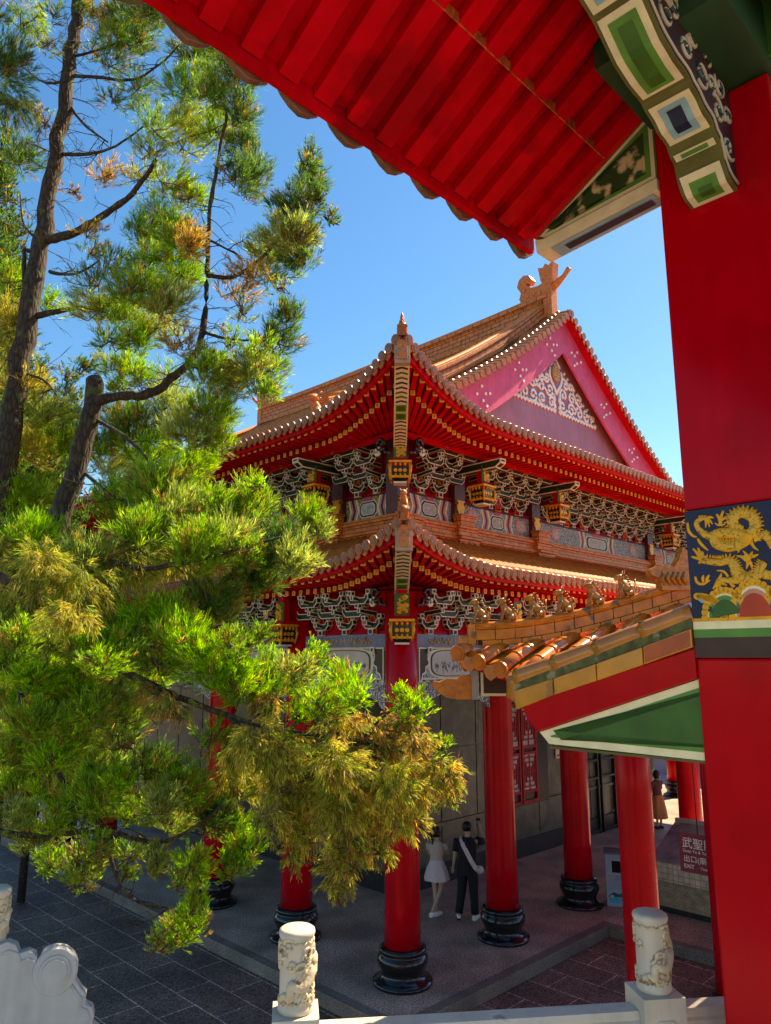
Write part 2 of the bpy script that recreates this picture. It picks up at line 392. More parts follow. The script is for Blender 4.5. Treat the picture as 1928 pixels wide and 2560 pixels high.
# ---- eaves: fascia, soffit boards, rafters -------------------------------
rafters = []
def eave_frame(E, T, amax, wp, top):
    fm = MB(T=T); sm = MB(T=T)
    A = np.linspace(-E.tip, amax, 70)
    for a0, a1 in zip(A[:-1], A[1:]):
        p, q = E.edge(a0), E.edge(a1)
        fm.add([p + Vector((0, .03, .03)), q + Vector((0, .03, .03)), q + Vector((0, .05, -.115)), p + Vector((0, .05, -.115)),
                p + Vector((0, .13, .03)), q + Vector((0, .13, .03)), q + Vector((0, .13, -.115)), p + Vector((0, .13, -.115))],
               [(0, 1, 2, 3), (4, 7, 6, 5), (3, 2, 6, 7), (0, 4, 5, 1)], 0)
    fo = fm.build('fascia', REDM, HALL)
    def anchor(a):
        lo = .30; s = E.fan + E.tip - .12
        ai = a if a > E.fan else E.fan - (E.fan - a) * (E.fan - lo) / s
        return Vector((ai, .42, wp + .16 + E.lift(a) * .30))
    vs = []
    for a in A:
        e = E.edge(a); i = anchor(a); vs += [e + Vector((0, .06, -.035)), i + Vector((0, 0, .06))]
    sm.add(vs, [(2 * k, 2 * k + 1, 2 * k + 3, 2 * k + 2) for k in range(len(A) - 1)], 0)
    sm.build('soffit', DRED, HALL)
    a = -E.tip + .22
    while a < amax:
        e = E.edge(a) + Vector((0, .15, -.105)); i = anchor(a)
        d = (i - e); ln = d.length; d.normalize()
        for row in (0, 1):
            st = e if row == 0 else e + d * .46 + Vector((0, 0, -.105)); en = (e + d * .75) if row == 0 else i + Vector((0, 0, -.075))
            m = MB(T=T)
            m.beam(st, en, .085, .09, 0)
            dd = (st - en).normalized(); sd = dd.cross(Vector((0, 0, 1))).normalized(); up = sd.cross(dd)
            m.obox(st + dd * .004, sd * .0425, up * .045, dd * .008, 1)
            for s_ in (-1, 1):
                m.obox(st + dd * .013, sd * .006, up * .022, dd * .003, 2)
                m.obox(st + dd * .013 + up * .018 * s_ , sd * .02, up * .005, dd * .0028, 2)
            rafters.append((T(*st), m))
        a += .21
    return fo
eave_frame(UP, ID, 15.5, 9.10, 0); eave_frame(UP, SW, 14, 9.10, 0)
eave_frame(LO, ID, 11, 6.10, 0); eave_frame(LO, SW, 12, 6.10, 0)
camv = Vector((0, 0, 5))
rafters.sort(key=lambda r: (HALL.matrix_basis @ Vector(r[0]) - camv).length)
RAFM = [REDM, YEL, mat('rafter_mark', (.42, .12, .02), .6)]
for p, m in rafters[:98]: m.build('rafter', RAFM, HALL)
big = MB()
for p, m in rafters[98:]: big.add(m.V, m.F, m.MI)
o = big.build('rafters', RAFM, HALL); o['kind'] = 'stuff'
# ---- purlin beams under the rafters --------------------------------------
for E, w, am in ((UP, 9.14, 15.), (LO, 6.14, 11.)):
    for T in (ID, SW):
        mb = MB(T=T)
        A = np.linspace(.30, am, 24)
        mb.tube([(a, .36, w + .10 + E.lift(a - .5) * .5) for a in A], .105, 10, 0)
        mb.box(.3, am, .34, .44, w - .04, w + .05, 0)
        mb.build('purlin', REDM, HALL)
# ---- corner beams ---------------------------------------------------------
def corner_beam(E, w_in, n):
    mb = MB(); dg = Vector((-.7071, -.7071, 0)); sd = Vector((.7071, -.7071, 0))
    tip = Vector((-E.tip, -E.tip, E.w + E.L)) - dg * .16 + Vector((0, 0, -.06)); inn = Vector((.42, .42, w_in))
    K = 12; pts = []
    for i in range(K + 1):
        t = i / K; p = tip.lerp(inn, t); p.z = tip.z + (inn.z - tip.z) * (1 - (1 - t) ** 1.35) - .10; pts.append(p)
    hwid = .125
    for i in range(1, K):
        p, q = pts[i], pts[i + 1]; d = (q - p).normalized(); up = sd.cross(d).normalized(); up = up if up.z > 0 else -up
        mb.obox((p + q) / 2, (q - p) / 2, sd * hwid, up * .085, 0)
        und = (p + q) / 2 - up * .086
        L2 = (q - p).length / 2
        # painted underside: cream field with dark chevrons
        mb.obox(und, d * L2 * .98, sd * hwid * .98, up * .004, 1)
        if i in (n, n + 1):
            mb.obox(und - up * .006, d * L2 * .8, sd * hwid * .74, up * .004, 3); mb.obox(und - up * .011, d * L2 * .55, sd * hwid * .5, up * .004, 2)
        else:
            for k, mi in ((-.5, 4 if i % 2 else 2), (.5, 2 if i % 2 else 4)):
                c = und - up * .006 + d * L2 * k
                for s in (-1, 1):
                    a0 = c + sd * s * hwid * .8 + d * L2 * .10; a1 = c - d * L2 * .22
                    mb.add([a0 - d * L2 * .2, a0 + d * L2 * .2, a1 + d * L2 * .2, a1 - d * L2 * .2], [(0, 1, 2, 3)], mi)
    o = mb.build('corner_beam', [OLIVE, CREAM, NGREEN, MGREEN, NAVY], HALL)
    # nose tile with a rounded orange mask
    m2 = MB(); p = pts[0] + Vector((0, 0, .0)); d = dg
    m2.obox(p + d * .02 - Vector((0, 0, .02)), sd * .125, d * .07, Vector((0, 0, .20)), 0)
    prof = [(-.085, -.16), (.085, -.16), (.09, .03), (.075, .12), (.04, .16), (-.04, .16), (-.075, .12), (-.09, .03)]
    m2.prism(prof, lambda x, y, q: p + sd * x + d * (.09 + q) + Vector((0, 0, y)), 0, .05, 1, smooth=False)
    for x, y, r in ((-.045, .05, .022), (.045, .05, .022), (0, -.01, .03), (0, -.09, .055), (-.05, -.05, .03), (.05, -.05, .03)):
        m2.disc(p + sd * x + d * .135 + Vector((0, 0, y)), d, r, .02, 1, 10)
    m2.build('beam_nose', [mat('nose_frame', (.38, .33, .24), .5), ORN], o, bevel=.008)
corner_beam(UP, 8.98, 5); corner_beam(LO, 6.05, 5)
# ---- ridges ---------------------------------------------------------------
def wallridge(path, side, h, th, name, mats, capr=.09, parent=None):
    """upright glazed-brick ridge following a path; side = horizontal unit normal"""
    mb = MB(); side = Vector(side); n = len(path); ln = 0; prev = None
    prof = [(th * .62, 0), (th * .62, h * .16), (th * .42, h * .2), (th * .38, h * .72), (th * .6, h * .78), (th * .6, h * .92), (th * .3, h)]
    for i in range(n - 1):
        p, q = Vector(path[i]), Vector(path[i + 1]); l1 = ln + (q - p).length
        for s in (-1, 1):
            hh = 0
            for (r0, z0), (r1, z1) in zip(prof[:-1], prof[1:]):
                h1 = hh + math.hypot(r1 - r0, z1 - z0)
                vs = [p + side * s * r0 + Vector((0, 0, z0)), q + side * s * r0 + Vector((0, 0, z0)), q + side * s * r1 + Vector((0, 0, z1)), p + side * s * r1 + Vector((0, 0, z1))]
                mb.add(vs, [(0, 1, 2, 3) if s > 0 else (3, 2, 1, 0)], 0, uv=[(ln, hh), (l1, hh), (l1, h1), (ln, h1)]); hh = h1
        ln = l1
    for e in (0, n - 1):
        p = Vector(path[e]); mb.add([p + side * s * r + Vector((0, 0, z)) for s in (-1,) for r, z in prof] + [p + side * r + Vector((0, 0, z)) for r, z in reversed(prof)], [tuple(range(2 * len(prof)))], 1)
    mb.tube([Vector(p) + Vector((0, 0, h)) for p in path], capr, 8, 1)
    return mb.build(name, mats, parent or HALL)
mr = wallridge([(RIDGE_U, 2.5 + 15.0 * i / 12, RIDGE_W - .12 + .10 * (abs(i / 6 - 1)) ** 3) for i in range(13)], (1, 0, 0), .85, .34, 'ridge', [BRICKR, TILE], .1)
def gpath(sgn, n=16, u_end=.55):
    P = []
    for i in range(n + 1):
        u = RIDGE_U - .12 - (RIDGE_U - .12 - u_end) * i / n
        P.append((u if sgn > 0 else 2 * RIDGE_U - u, 2.75, 9.42 + rise_up(u)))
    return P
gr_ = wallridge(gpath(1), (0, 1, 0), .62, .2, 'ridge', [BRICKR, TILE], .08)
wallridge(gpath(-1), (0, 1, 0), .62, .2, 'ridge', [BRICKR, TILE], .08)
def hip(E, rise, end, h):
    P = []
    for i in range(9):
        t = i / 8; d = -E.tip + (end + E.tip) * t; a = d
        fade = max(0., 1 - (d + E.tip) / 2.4) ** 1.4
        P.append((d, d, E.w + .06 + E.L * fade + max(0, rise(d) - rise(-E.k))))
    return P
hu = wallridge(hip(UP, rise_up, GV + .2, .2), (.7071, -.7071, 0), .20, .14, 'ridge', [BRICKR, TILED], .06)
hl = wallridge(hip(LO, rise_lo, S_UP - .2, .2), (.7071, -.7071, 0), .18, .13, 'ridge', [BRICKR, TILED], .06)
# finial stack on the upper corner, crouching beasts on the lower one
def finial(parent, p, h, sc=1.):
    mb = MB(T=lambda x, y, z: (p[0] + (x - p[0]) * sc, p[1] + (y - p[1]) * sc, p[2] + (z - p[2]) * sc)); p = Vector(p)
    mb.lathe(p, [(.10, 0), (.11, .05), (.075, .1), (.10, .16), (.07, .24), (.085, .3), (.05, .36), (.06, .42), (.03, .5), (.012, h)], 10, 0)
    for k in range(4):
        t = .08 + k * .1; mb.tube([p + Vector((-.02, -.02, t)), p + Vector((-.09, -.09, t + .03)), p + Vector((-.1, -.1, t + .08))], [.03, .025, .008], 6, 0)
    return mb.build('ridge_finial', [ORN], parent)
finial(hu, (-UP.tip + .06, -UP.tip + .06, UP.w + UP.L + .16), .56, .6)
def beast(name, parent, p, s, ang, m=None, kind=0):
    """seated ridge beast: haunches, chest, forelegs, head with muzzle, tail; ang = facing"""
    mb = MB(); f = Vector((math.cos(ang), math.sin(ang), 0)); r = Vector((-f.y, f.x, 0)); z = Vector((0, 0, 1)); p = Vector(p)
    P = lambda a, b, c: p + (f * a + r * b + z * c) * s
    mb.tube([P(-.34, 0, .12), P(-.28, 0, .26), P(-.08, 0, .42), P(.1, 0, .6), P(.18, 0, .78), P(.2, 0, .88)], [x * s for x in (.12, .2, .21, .19, .14, .10)], 10, 0)
    mb.tube([P(.1, 0, .86), P(.2, 0, .95), P(.34, 0, .93), P(.46, 0, .86)], [x * s for x in (.13, .18, .13, .07)], 10, 0)
    for b in (-1, 1):
        mb.tube([P(.12, b * .12, .6), P(.24, b * .14, .3), P(.26, b * .14, .04), P(.38, b * .14, .03)], [x * s for x in (.09, .07, .055, .05)], 7, 0)
        mb.tube([P(-.25, b * .17, .25), P(-.02, b * .2, .2), P(-.08, b * .2, .05), P(.1, b * .2, .03)], [x * s for x in (.14, .11, .07, .05)], 7, 0)
        mb.tube([P(.12, b * .1, 1.02), P(.06, b * .16, 1.14), P(0, b * .18, 1.2 + .1 * (kind % 2))], [x * s for x in (.05, .035, .01)], 6, 0)
    for k in range(5): mb.tube([P(-.02 - .06 * k, 0, 1.0 - .12 * k), P(-.14 - .07 * k, 0, 1.03 - .12 * k)], [.06 * s, .015 * s], 6, 0)
    mb.tube([P(-.36, 0, .2), P(-.5, 0, .42), P(-.46, 0, .68 + .1 * (kind % 3)), P(-.36, 0, .76)], [x * s for x in (.06, .055, .07, .02)], 6, 0)
    mb.tube([P(-.4, 0, .03), P(.42, 0, .03)], .1 * s, 6, 0)
    return mb.build(name, [m or ORN], parent)
for i in range(3):
    q = -LO.tip + .12 + i * .27; beast('ridge_beast', hl, (q, q, LO.w + LO.L + .22 - i * .035), .26 if i else .3, -3 * PI / 4, kind=i)
beast('ridge_beast', gr_, (.35, 2.75, 9.42 + rise_up(.35) + .0), .62, PI, kind=2)
# ridge end ornaments
def ridge_ornament(v, sg, big=1.):
    mb = MB(); F = lambda x, y, d: (RIDGE_U + d, v + sg * x, RIDGE_W + y)
    post = [(-.14, -.5), (.14, -.5), (.16, 1.15), (.22, 1.3), (.30, 1.75), (.12, 1.68), (.02, 1.8), (-.1, 1.7), (-.26, 1.78), (-.2, 1.3), (-.15, 1.1)]
    mb.prism(post, F, -.17, .17, 0)
    body = [(.1, .55), (.55, .6), (.95, .72), (1.05, .95), (.98, 1.15), (1.12, 1.4), (1.04, 1.62), (.86, 1.72), (.66, 1.66), (.56, 1.48), (.66, 1.36), (.78, 1.42), (.74, 1.3), (.56, 1.2), (.34, 1.18), (.1, 1.22)]
    mb.prism(body, F, -.13, .13, 0)
    mb.tube([F(-.1, .98, 0), F(-.34, 1.12, 0), F(-.52, 1.22, 0), F(-.72, 1.42, 0)], [.13, .11, .075, .085], 8, 0)
    for x, y in ((.3, .9), (.5, .95), (.72, .95), (.85, 1.2)): mb.disc(F(x, y, -.13), (-1, 0, 0), .07, .03, 0, 8)
    return mb.build('ridge_ornament', ORN, mr, bevel=.015)
ridge_ornament(2.5, 1); ridge_ornament(17.5, -1)
# ---- gable ---------------------------------------------------------------
PURP = mat('gable_purple_wall', (.38, .16, .23), .6, .14, 1.2, bmp=.05, bscale=8., streak=.25)
PINK = mat('bargeboard_red', (.64, .09, .20), .5, .14, 2.5, streak=.2)
WREL = mat('white_relief', (.85, .83, .82), .55, .05, 9.)
mb = MB()
us = np.linspace(1.6, RIDGE_U, 14)
for u0, u1 in zip(us[:-1], us[1:]):
    for mir in (0, 1):
        X = lambda u: 2 * RIDGE_U - u if mir else u
        mb.add([(X(u0), GV, 9.9), (X(u1), GV, 9.9), (X(u1), GV, 9.3 + rise_up(u1)), (X(u0), GV, 9.3 + rise_up(u0))], [(0, 1, 2, 3)], 0)
mb.add([(1.6, GV, 9.9), (17, GV, 9.9), (17, GV + .3, 9.9), (1.6, GV + .3, 9.9)], [(0, 1, 2, 3)], 0)
gab = mb.build('gable', PURP, HALL)
VB = 2.12                                       # bargeboard plane
def verge(u): return 9.30 + rise_up(u)
for mir in (0, 1):
    X = lambda u: 2 * RIDGE_U - u if mir else u
    mb = MB(); ub = np.linspace(.9, RIDGE_U, 18)
    for u0, u1 in zip(ub[:-1], ub[1:]):
        w = 1.12
        mb.add([(X(u0), VB, verge(u0)), (X(u1), VB, verge(u1)), (X(u1), VB, verge(u1) - w), (X(u0), VB, verge(u0) - w),
                (X(u0), VB + .07, verge(u0)), (X(u1), VB + .07, verge(u1)), (X(u1), VB + .07, verge(u1) - w), (X(u0), VB + .07, verge(u0) - w)],
               [(0, 1, 2, 3), (4, 7, 6, 5), (3, 2, 6, 7), (0, 4, 5, 1)], 0)
    bb = mb.build('bargeboard', PINK, gab)
    mb = MB()
    for u0, u1 in zip(ub[:-1], ub[1:]):
        mb.add([(X(u0), 1.88, verge(u0) - .0), (X(u1), 1.88, verge(u1) - .0), (X(u1), GV + .2, verge(u1) - .0), (X(u0), GV + .2, verge(u0) - .0)], [(0, 1, 2, 3)], 0)
        mb.add([(X(u0), 1.88, verge(u0) - .0), (X(u1), 1.88, verge(u1) - .0), (X(u1), 1.88, verge(u1) + .1), (X(u0), 1.88, verge(u0) + .1)], [(0, 1, 2, 3)], 0)
    mb.build('verge_board', mat('verge_red', (.46, .008, .03), .5, .15), gab)
    mb = MB()
    for u in (8.55, 6.9, 5.2, 3.4, 2.2):
        for k in range(6):
            du, dw = [(-.2, .1), (.0, .26), (.16, .02), (.05, -.14), (.34, -.02), (.20, -.32)][k]
            if mir: du = -du * 1
            c = Vector((X(u) + du, VB - .005, verge(u) - .55 + dw + (.5 * du if not mir else -.5 * du)))
            mb.lathe_ = None
            mb.disc(c, (0, -1, 0), .042, .03, 0, 8)
    mb.build('board_stud', WREL, bb)
    # verge tiles: short rows across the verge
    mb = MB(); ln = 0; u = 1.0
    while u < RIDGE_U - .05:
        w = 9.44 + rise_up(u); sl = (rise_up(u + .05) - rise_up(u - .05)) / .1
        sd = Vector((1, 0, sl if not mir else -sl)).normalized()
        mb.halfpipe([Vector((X(u), 2.62, w)), Vector((X(u), 2.2, w - .01)), Vector((X(u), 1.82, w - .07))], .105, sd, 0, n=6)
        mb.disc((X(u), 1.82, w - .06), (0, -1, -.1), .105, .03, 0, 10)
        mb.halfpipe([Vector((X(u), 2.24, w + .012)), Vector((X(u), 2.16, w + .012))], .12, sd, 0, n=6)
        c = Vector((X(u + .135), 1.83, w - .02)); sh = [(-.07, .05), (.07, .05), (.07, -.06), (0, -.13), (-.07, -.06)]
        mb.prism(sh, lambda x, y, d: c + Vector((x, d, y)), 0, .02, 0)
        u += .27 / math.sqrt(1 + sl * sl)
    mb.build('verge_tile_row', TILED, gab)
# white cloud scroll relief
mb = MB(); D = Vector((0, -1, 0)); gw = GV - .02
def strip(pts2, r=.055):
    r = [q * 1.35 for q in r] if isinstance(r, list) else r * 1.35
    mb.tube([(RIDGE_U + x * .84, gw, 12.22 + (y - 11.62) * .88) for x, y in pts2], r, 6, 0, flat=(Vector((0, 1, 0)), .5))
AX = 13.55; BASE = 11.62
def inside(x, y, mrg=0): return y > BASE + .06 and (AX - y) * 1.46 > abs(x) + mrg
rs = random.Random(5)
for sx in (-1, 1):
    # nested spirals fill the triangle
    for cy, row in ((11.85, (.35, .95, 1.5, 2.02, 2.46)), (12.28, (.45, 1.02, 1.5)), (12.68, (.62, .98))):
        for k, x in enumerate(row):
            R_ = .24 if cy < 12.5 else .19
            if (AX - cy) * 1.46 < x + .14: R_ = .13
            a0 = rs.uniform(0, 6.28); sg = 1 if (k % 2) else -1
            strip([(sx * px, py) for px, py in spiral(x, cy, R_, 1.35, a0, sg)], .036)
            ex, ey = x + R_ * math.cos(a0), cy + R_ * math.sin(a0)
            strip([(sx * ex, ey), (sx * (ex + .12 * math.cos(a0 + sg * -1.2)), ey + .14 * math.sin(a0 - sg * 1.2)), (sx * (ex + .26 * math.cos(a0 - sg * .6)), ey + .16 * math.sin(a0 - sg * .7))], [.036, .034, .02])
    for y in np.arange(11.62, 13.2, .145):       # leafy outer border
        x = (AX - y) * 1.42; strip([(sx * (x - .16), y), (sx * (x - .03), y + .05), (sx * (x - .1), y + .13)], [.04, .036, .02])
    for x in np.arange(.1, 2.7, .2):             # bottom border
        strip([(sx * x, BASE + .02), (sx * (x + .09), BASE - .07), (sx * (x + .19), BASE + .03)], [.034, .045, .034])
    strip([(sx * .05, 13.5), (sx * .3, 13.2), (sx * .16, 13.12), (sx * .04, 13.3)], .035)
    strip([(sx * .36, 13.1), (sx * .42, 12.85), (sx * .3, 12.6), (sx * .08, 12.36), (0, 12.2)], .042)
    strip([(sx * .2, 12.2), (sx * .14, 12.0), (sx * .22, 11.85), (sx * .1, 11.7)], .04)
mb.build('scroll_relief', WREL, gab)
mb = MB(); mb.disc((RIDGE_U, GV - .005, 13.40), (0, -1, 0), .22, .05, 0, 24)
mb.V = [(x, y, 13.40 + (z - 13.40) * 1.25) for x, y, z in mb.V]
for k in range(5):
    for j in range(-2, 3):
        if abs(k - 2) + abs(j) < 4: mb.box(RIDGE_U + j * .07 - .025, RIDGE_U + j * .07 + .025, GV - .075, GV - .05, 13.40 + (k - 2) * .09 - .012 - .02 * (j % 2), 13.40 + (k - 2) * .09 + .018, 1)
mb.build('medallion', [mat('medallion_gold', (.42, .24, .1), .5), mat('medallion_line', (.6, .42, .2), .5)], gab)
# ---------------------------------------------------------------- hall walls, columns, brackets, panels
def column(u, v, top, r=.285, parent=HALL, z0=0., base=True, rb=1.):
    mb = MB(); mb.lathe((u, v, z0), [(r * 1.04, .45), (r, 1.2), (r * .985, top * .7), (r * .96, top)], 32, 0)
    o = mb.build('column', RED, parent)
    if base:
        mb = MB(); q = rb
        mb.lathe((u, v, z0), [(.47 * q, 0), (.47 * q, .055), (.40 * q, .075), (.345 * q, .13), (.335 * q, .19), (.385 * q, .27), (.405 * q, .33), (.40 * q, .39), (.37 * q, .43), (.355 * q, .45), (.375 * q, .48), (.37 * q, .52), (.31 * q, .545)], 40, 0)
        mb.build('column_base', BLACK, o)
    return o
A_R = [0, 2.65, 5.3, 10.9, 13.6, 16.3]; A_L = [0, 2.7, 5.4, 10.6, 13.3, 16.0]
for a in A_R: column(a, 0, 6.1)
for a in A_L[1:]: column(0, a, 6.1)
# inner walls (marble slabs)
def marble():
    m, nt, b = newmat('grey_marble_slab'); co = coords(nt)
    n = N(nt, 'ShaderNodeTexNoise', Scale=1.6, Detail=8., Distortion=1.4); L(nt, co, n.inputs['Vector'])
    n2 = N(nt, 'ShaderNodeTexNoise', Scale=.6, Detail=3.); L(nt, co, n2.inputs['Vector'])
    a = ramp(nt, n.outputs[0], [(.3, (.035, .033, .026)), (.5, (.085, .08, .06)), (.72, (.15, .14, .10))])
    f = ramp(nt, n2.outputs[0], [(.4, (.7, .7, .7)), (.65, (1.2, 1.2, 1.15))])
    mx = nt.nodes.new('ShaderNodeMix'); mx.data_type = 'RGBA'; mx.blend_type = 'MULTIPLY'; mx.inputs[0].default_value = 1
    L(nt, a, mx.inputs[6]); L(nt, f, mx.inputs[7]); L(nt, mx.outputs[2], b.inputs['Base Color']); b.inputs['Roughness'].default_value = .35
    return m
MARB = marble(); SKIRT = mat('dark_skirting_stone', (.02, .02, .02), .35, .3, 6.)
for T, w0, w1 in ((ID, 3.0, 15.2), (SW, 3.0, 16.0)):
    mb = MB(T=T)
    mb.box(w0, w1, 3.0, 3.3, 0, 6.6, 0)
    a = w0
    # slab joints: raised panels
    x = w0 + .12
    while x < w1 - 1:
        for z0, z1 in ((.5, 1.22), (1.3, 2.9), (2.95, 4.4)):
            if not (T is ID and 6.7 < x < 9. and z0 > 1.2): mb.box(x, x + 1.28, 2.975, 3.0, z0, z1, 0)
        x += 1.32
    mb.box(w0, w1, 2.94, 3.0, 0, .42, 1); mb.box(w0, w1, 2.93, 3.0, 1.225, 1.295, 0)
    wl = mb.build('wall', [MARB, SKIRT], HALL)
    if T is ID:
        # latticed red window, then a dark doorway
        m = MB(T=T); m.box(6.7, 8.75, 2.90, 2.99, 1.25, 3.9, 0); win = m.build('window', mat('window_dark', (.012, .01, .012), .3), HALL)
        m = MB(T=T)
        for x0, x1 in ((6.75, 7.45), (7.5, 8.2)):
            m.box(x0, x0 + .07, 2.85, 2.9, 1.3, 3.8, 0); m.box(x1 - .07, x1, 2.85, 2.9, 1.3, 3.8, 0)
            for z in (1.3, 1.55, 2.5, 2.66, 3.74): m.box(x0 + .07, x1 - .07, 2.852, 2.9, z, z + .07, 0)
            for z0, z1 in ((1.62, 2.5), (2.73, 3.74)):
                cx = (x0 + x1) / 2; cz = (z0 + z1) / 2
                m.box(x0 + .07, x1 - .07, 2.885, 2.898, z0, z1, 1)
                for hx, hz in ((.24, .36), (.16, .24), (.08, .12)):
                    for s in (-1, 1):
                        m.box(cx + s * hx - .018, cx + s * hx + .018, 2.86, 2.885, cz - hz, cz + hz, 0); m.box(cx - hx, cx + hx, 2.862, 2.885, cz + s * hz - .018, cz + s * hz + .018, 0)
                m.box(cx - .3, cx + .3, 2.864, 2.885, cz - .018, cz + .018, 0); m.box(cx - .018, cx + .018, 2.866, 2.885, z0, z1, 0)
        m.build('window_lattice', [mat('lattice_red', (.30, .01, .02), .45), mat('frosted_pane', (.33, .32, .34), .3)], win)
        m = MB(T=T)
        for x0, x1 in ((10.2, 11.4), (11.55, 12.4)):
            m.box(x0, x0 + .06, 2.88, 2.97, 0, 4, 0); m.box(x1 - .06, x1, 2.88, 2.97, 0, 4, 0)
            for z in (.05, 1.5, 2.0, 3.94): m.box(x0, x1, 2.882, 2.97, z, z + .06, 0)
        m.build('door', SKIRT, wl)
        m = MB(T=T); m.box(9.25, 9.72, 2.955, 2.974, 2.25, 2.95, 0); m.box(9.3, 9.67, 2.95, 2.955, 2.3, 2.36, 1); m.box(9.33, 9.64, 2.95, 2.955, 2.8, 2.85, 1)
        for k in range(6): m.box(9.32, 9.65, 2.95, 2.955, 2.44 + .05 * k, 2.455 + .05 * k, 2)
        m.build('notice', [mat('paper_pink', (.62, .44, .36), .7), mat('notice_red', (.5, .08, .05), .7), mat('notice_grey', (.45, .33, .28), .7)], HALL)
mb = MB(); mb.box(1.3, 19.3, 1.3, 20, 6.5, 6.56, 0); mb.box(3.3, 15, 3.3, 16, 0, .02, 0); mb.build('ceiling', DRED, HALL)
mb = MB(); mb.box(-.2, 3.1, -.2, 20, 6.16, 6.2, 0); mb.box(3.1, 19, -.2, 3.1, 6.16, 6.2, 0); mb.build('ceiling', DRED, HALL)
# ---- painted panels -------------------------------------------------------
FRET_B = cellmat('fret_pale', (.06, .075, .085), (.46, .44, .42), 16., .1, .6)
FRET_Y = cellmat('fret_gold', (.05, .045, .03), (.62, .36, .08), 16., .1, .6)
FRET_G = cellmat('fret_green', (.34, .40, .34), (.06, .09, .08), 14., .2, .6, third=(.5, .46, .44))
BLUEB = mat('dusty_blue_paint', (.17, .18, .24), .6, .2, 5.)
LAND = mat('landscape_paper', (.50, .44, .36), .6, .15, 2.5, spots=((.22, .20, .17), 5., .66))
SALM = mat('salmon_paint', (.62, .20, .15), .6, .1); ROSE = mat('rose_paint', (.50, .05, .09), .6, .1); GREYP = mat('grey_flower_paint', (.36, .34, .30), .6, .3, 14.)
CARVE = cellmat('carved_cloud_fringe', (.14, .12, .12), (.55, .52, .50), 8., .05, .6)
def octo(cx, cz, hx, hz, c): return [(cx - hx + c, cz - hz), (cx + hx - c, cz - hz), (cx + hx, cz - hz + c), (cx + hx, cz + hz - c), (cx + hx - c, cz + hz), (cx - hx + c, cz + hz), (cx - hx, cz + hz - c), (cx - hx, cz - hz + c)]
def painted_panel(T, a0, a1, d, z0, z1, gold=False):
    mb = MB(T=T); cx, cz = (a0 + a1) / 2, (z0 + z1) / 2; h = z1 - z0; w = a1 - a0; ch = min(w * .22, h * .55 * max(1, w / 2.6)); oz = cz - h * .06
    mb.box(a0, a1, d, d + .05, z0, z1, 0)
    F = lambda off: (lambda x, y, q: (x, d - off - q, y))
    P = lambda pts, off, m: mb.prism(pts, F(off), 0, .004, m)
    top = [(cx - ch * .55, z1 - .01), (cx + ch * .55, z1 - .01), (cx + ch * .3, z1 - h * .2), (cx - ch * .3, z1 - h * .2)]
    P(octo(cx, oz, ch * 1.0, h * .36, h * .18), .0, 4); P(octo(cx, oz, ch * .93, h * .32, h * .16), .004, 5)
    P(octo(cx, oz, ch * .78, h * .25, h * .13), .008, 4); P(octo(cx, oz, ch * .70, h * .215, h * .11), .012, 6)
    P(top, .016, 2)
    for s in (-1, 1):
        for k, mi in enumerate((4, 1, 3, 1, 4)):
            x = cx + s * (ch * 1.02 + .028 * k * 2 + .01); hw_ = .024; b = s * h * .17
            if abs(x - cx) + abs(b) + hw_ > w / 2 - .02: continue
            for sg in (-1, 1):
                P([(x - hw_, oz), (x + hw_, oz), (x + hw_ + b, cz + sg * h * .5), (x - hw_ + b, cz + sg * h * .5)], .002 + .001 * k, mi)
        if w > 2.2:
            for q in (.36,):
                x = cx + s * w * q; P(octo(x, cz, .2, h * .3, .1), .008, 1); P(octo(x, cz, .15, h * .22, .08), .012, 6)
    for z in (z0, z1 - .025): mb.box(a0, a1, d - .02, d, z, z + .025, 3)
    return mb.build('painted_panel', [FRET_Y if gold else FRET_B, SALM, ROSE, NAVY, CREAM, NAVY, GREYP], HALL)
POST = mat('upper_post_brown', (.10, .02, .016), .4, .2, 6.)
UPR = [S_UP, 2.88, 5.78, 11.8, 14.7, 17.6]; UPL = [S_UP, 2.85, 5.7, 10.6, 13.3, 16.0]
def flat_vase(T, a, d, z):
    sh = [(-.10, 0), (.10, 0), (.12, .04), (.10, .08), (.15, .18), (.16, .28), (.10, .36), (.11, .4), (.15, .42), (.15, .46), (-.15, .46), (-.15, .42), (-.11, .4), (-.10, .36), (-.16, .28), (-.15, .18), (-.10, .08), (-.12, .04)]
    mb = MB(T=T); mb.prism([(x * .8, y * .72) for x, y in sh], lambda x, y, q: (a + x, d - q, z + y), 0, .03, 0)
    for s in (-1, 1): mb.tube([(a + s * .12, d - .02, z + .22), (a + s * .19, d - .02, z + .26), (a + s * .15, d - .02, z + .33)], .015, 5, 0)
    return mb
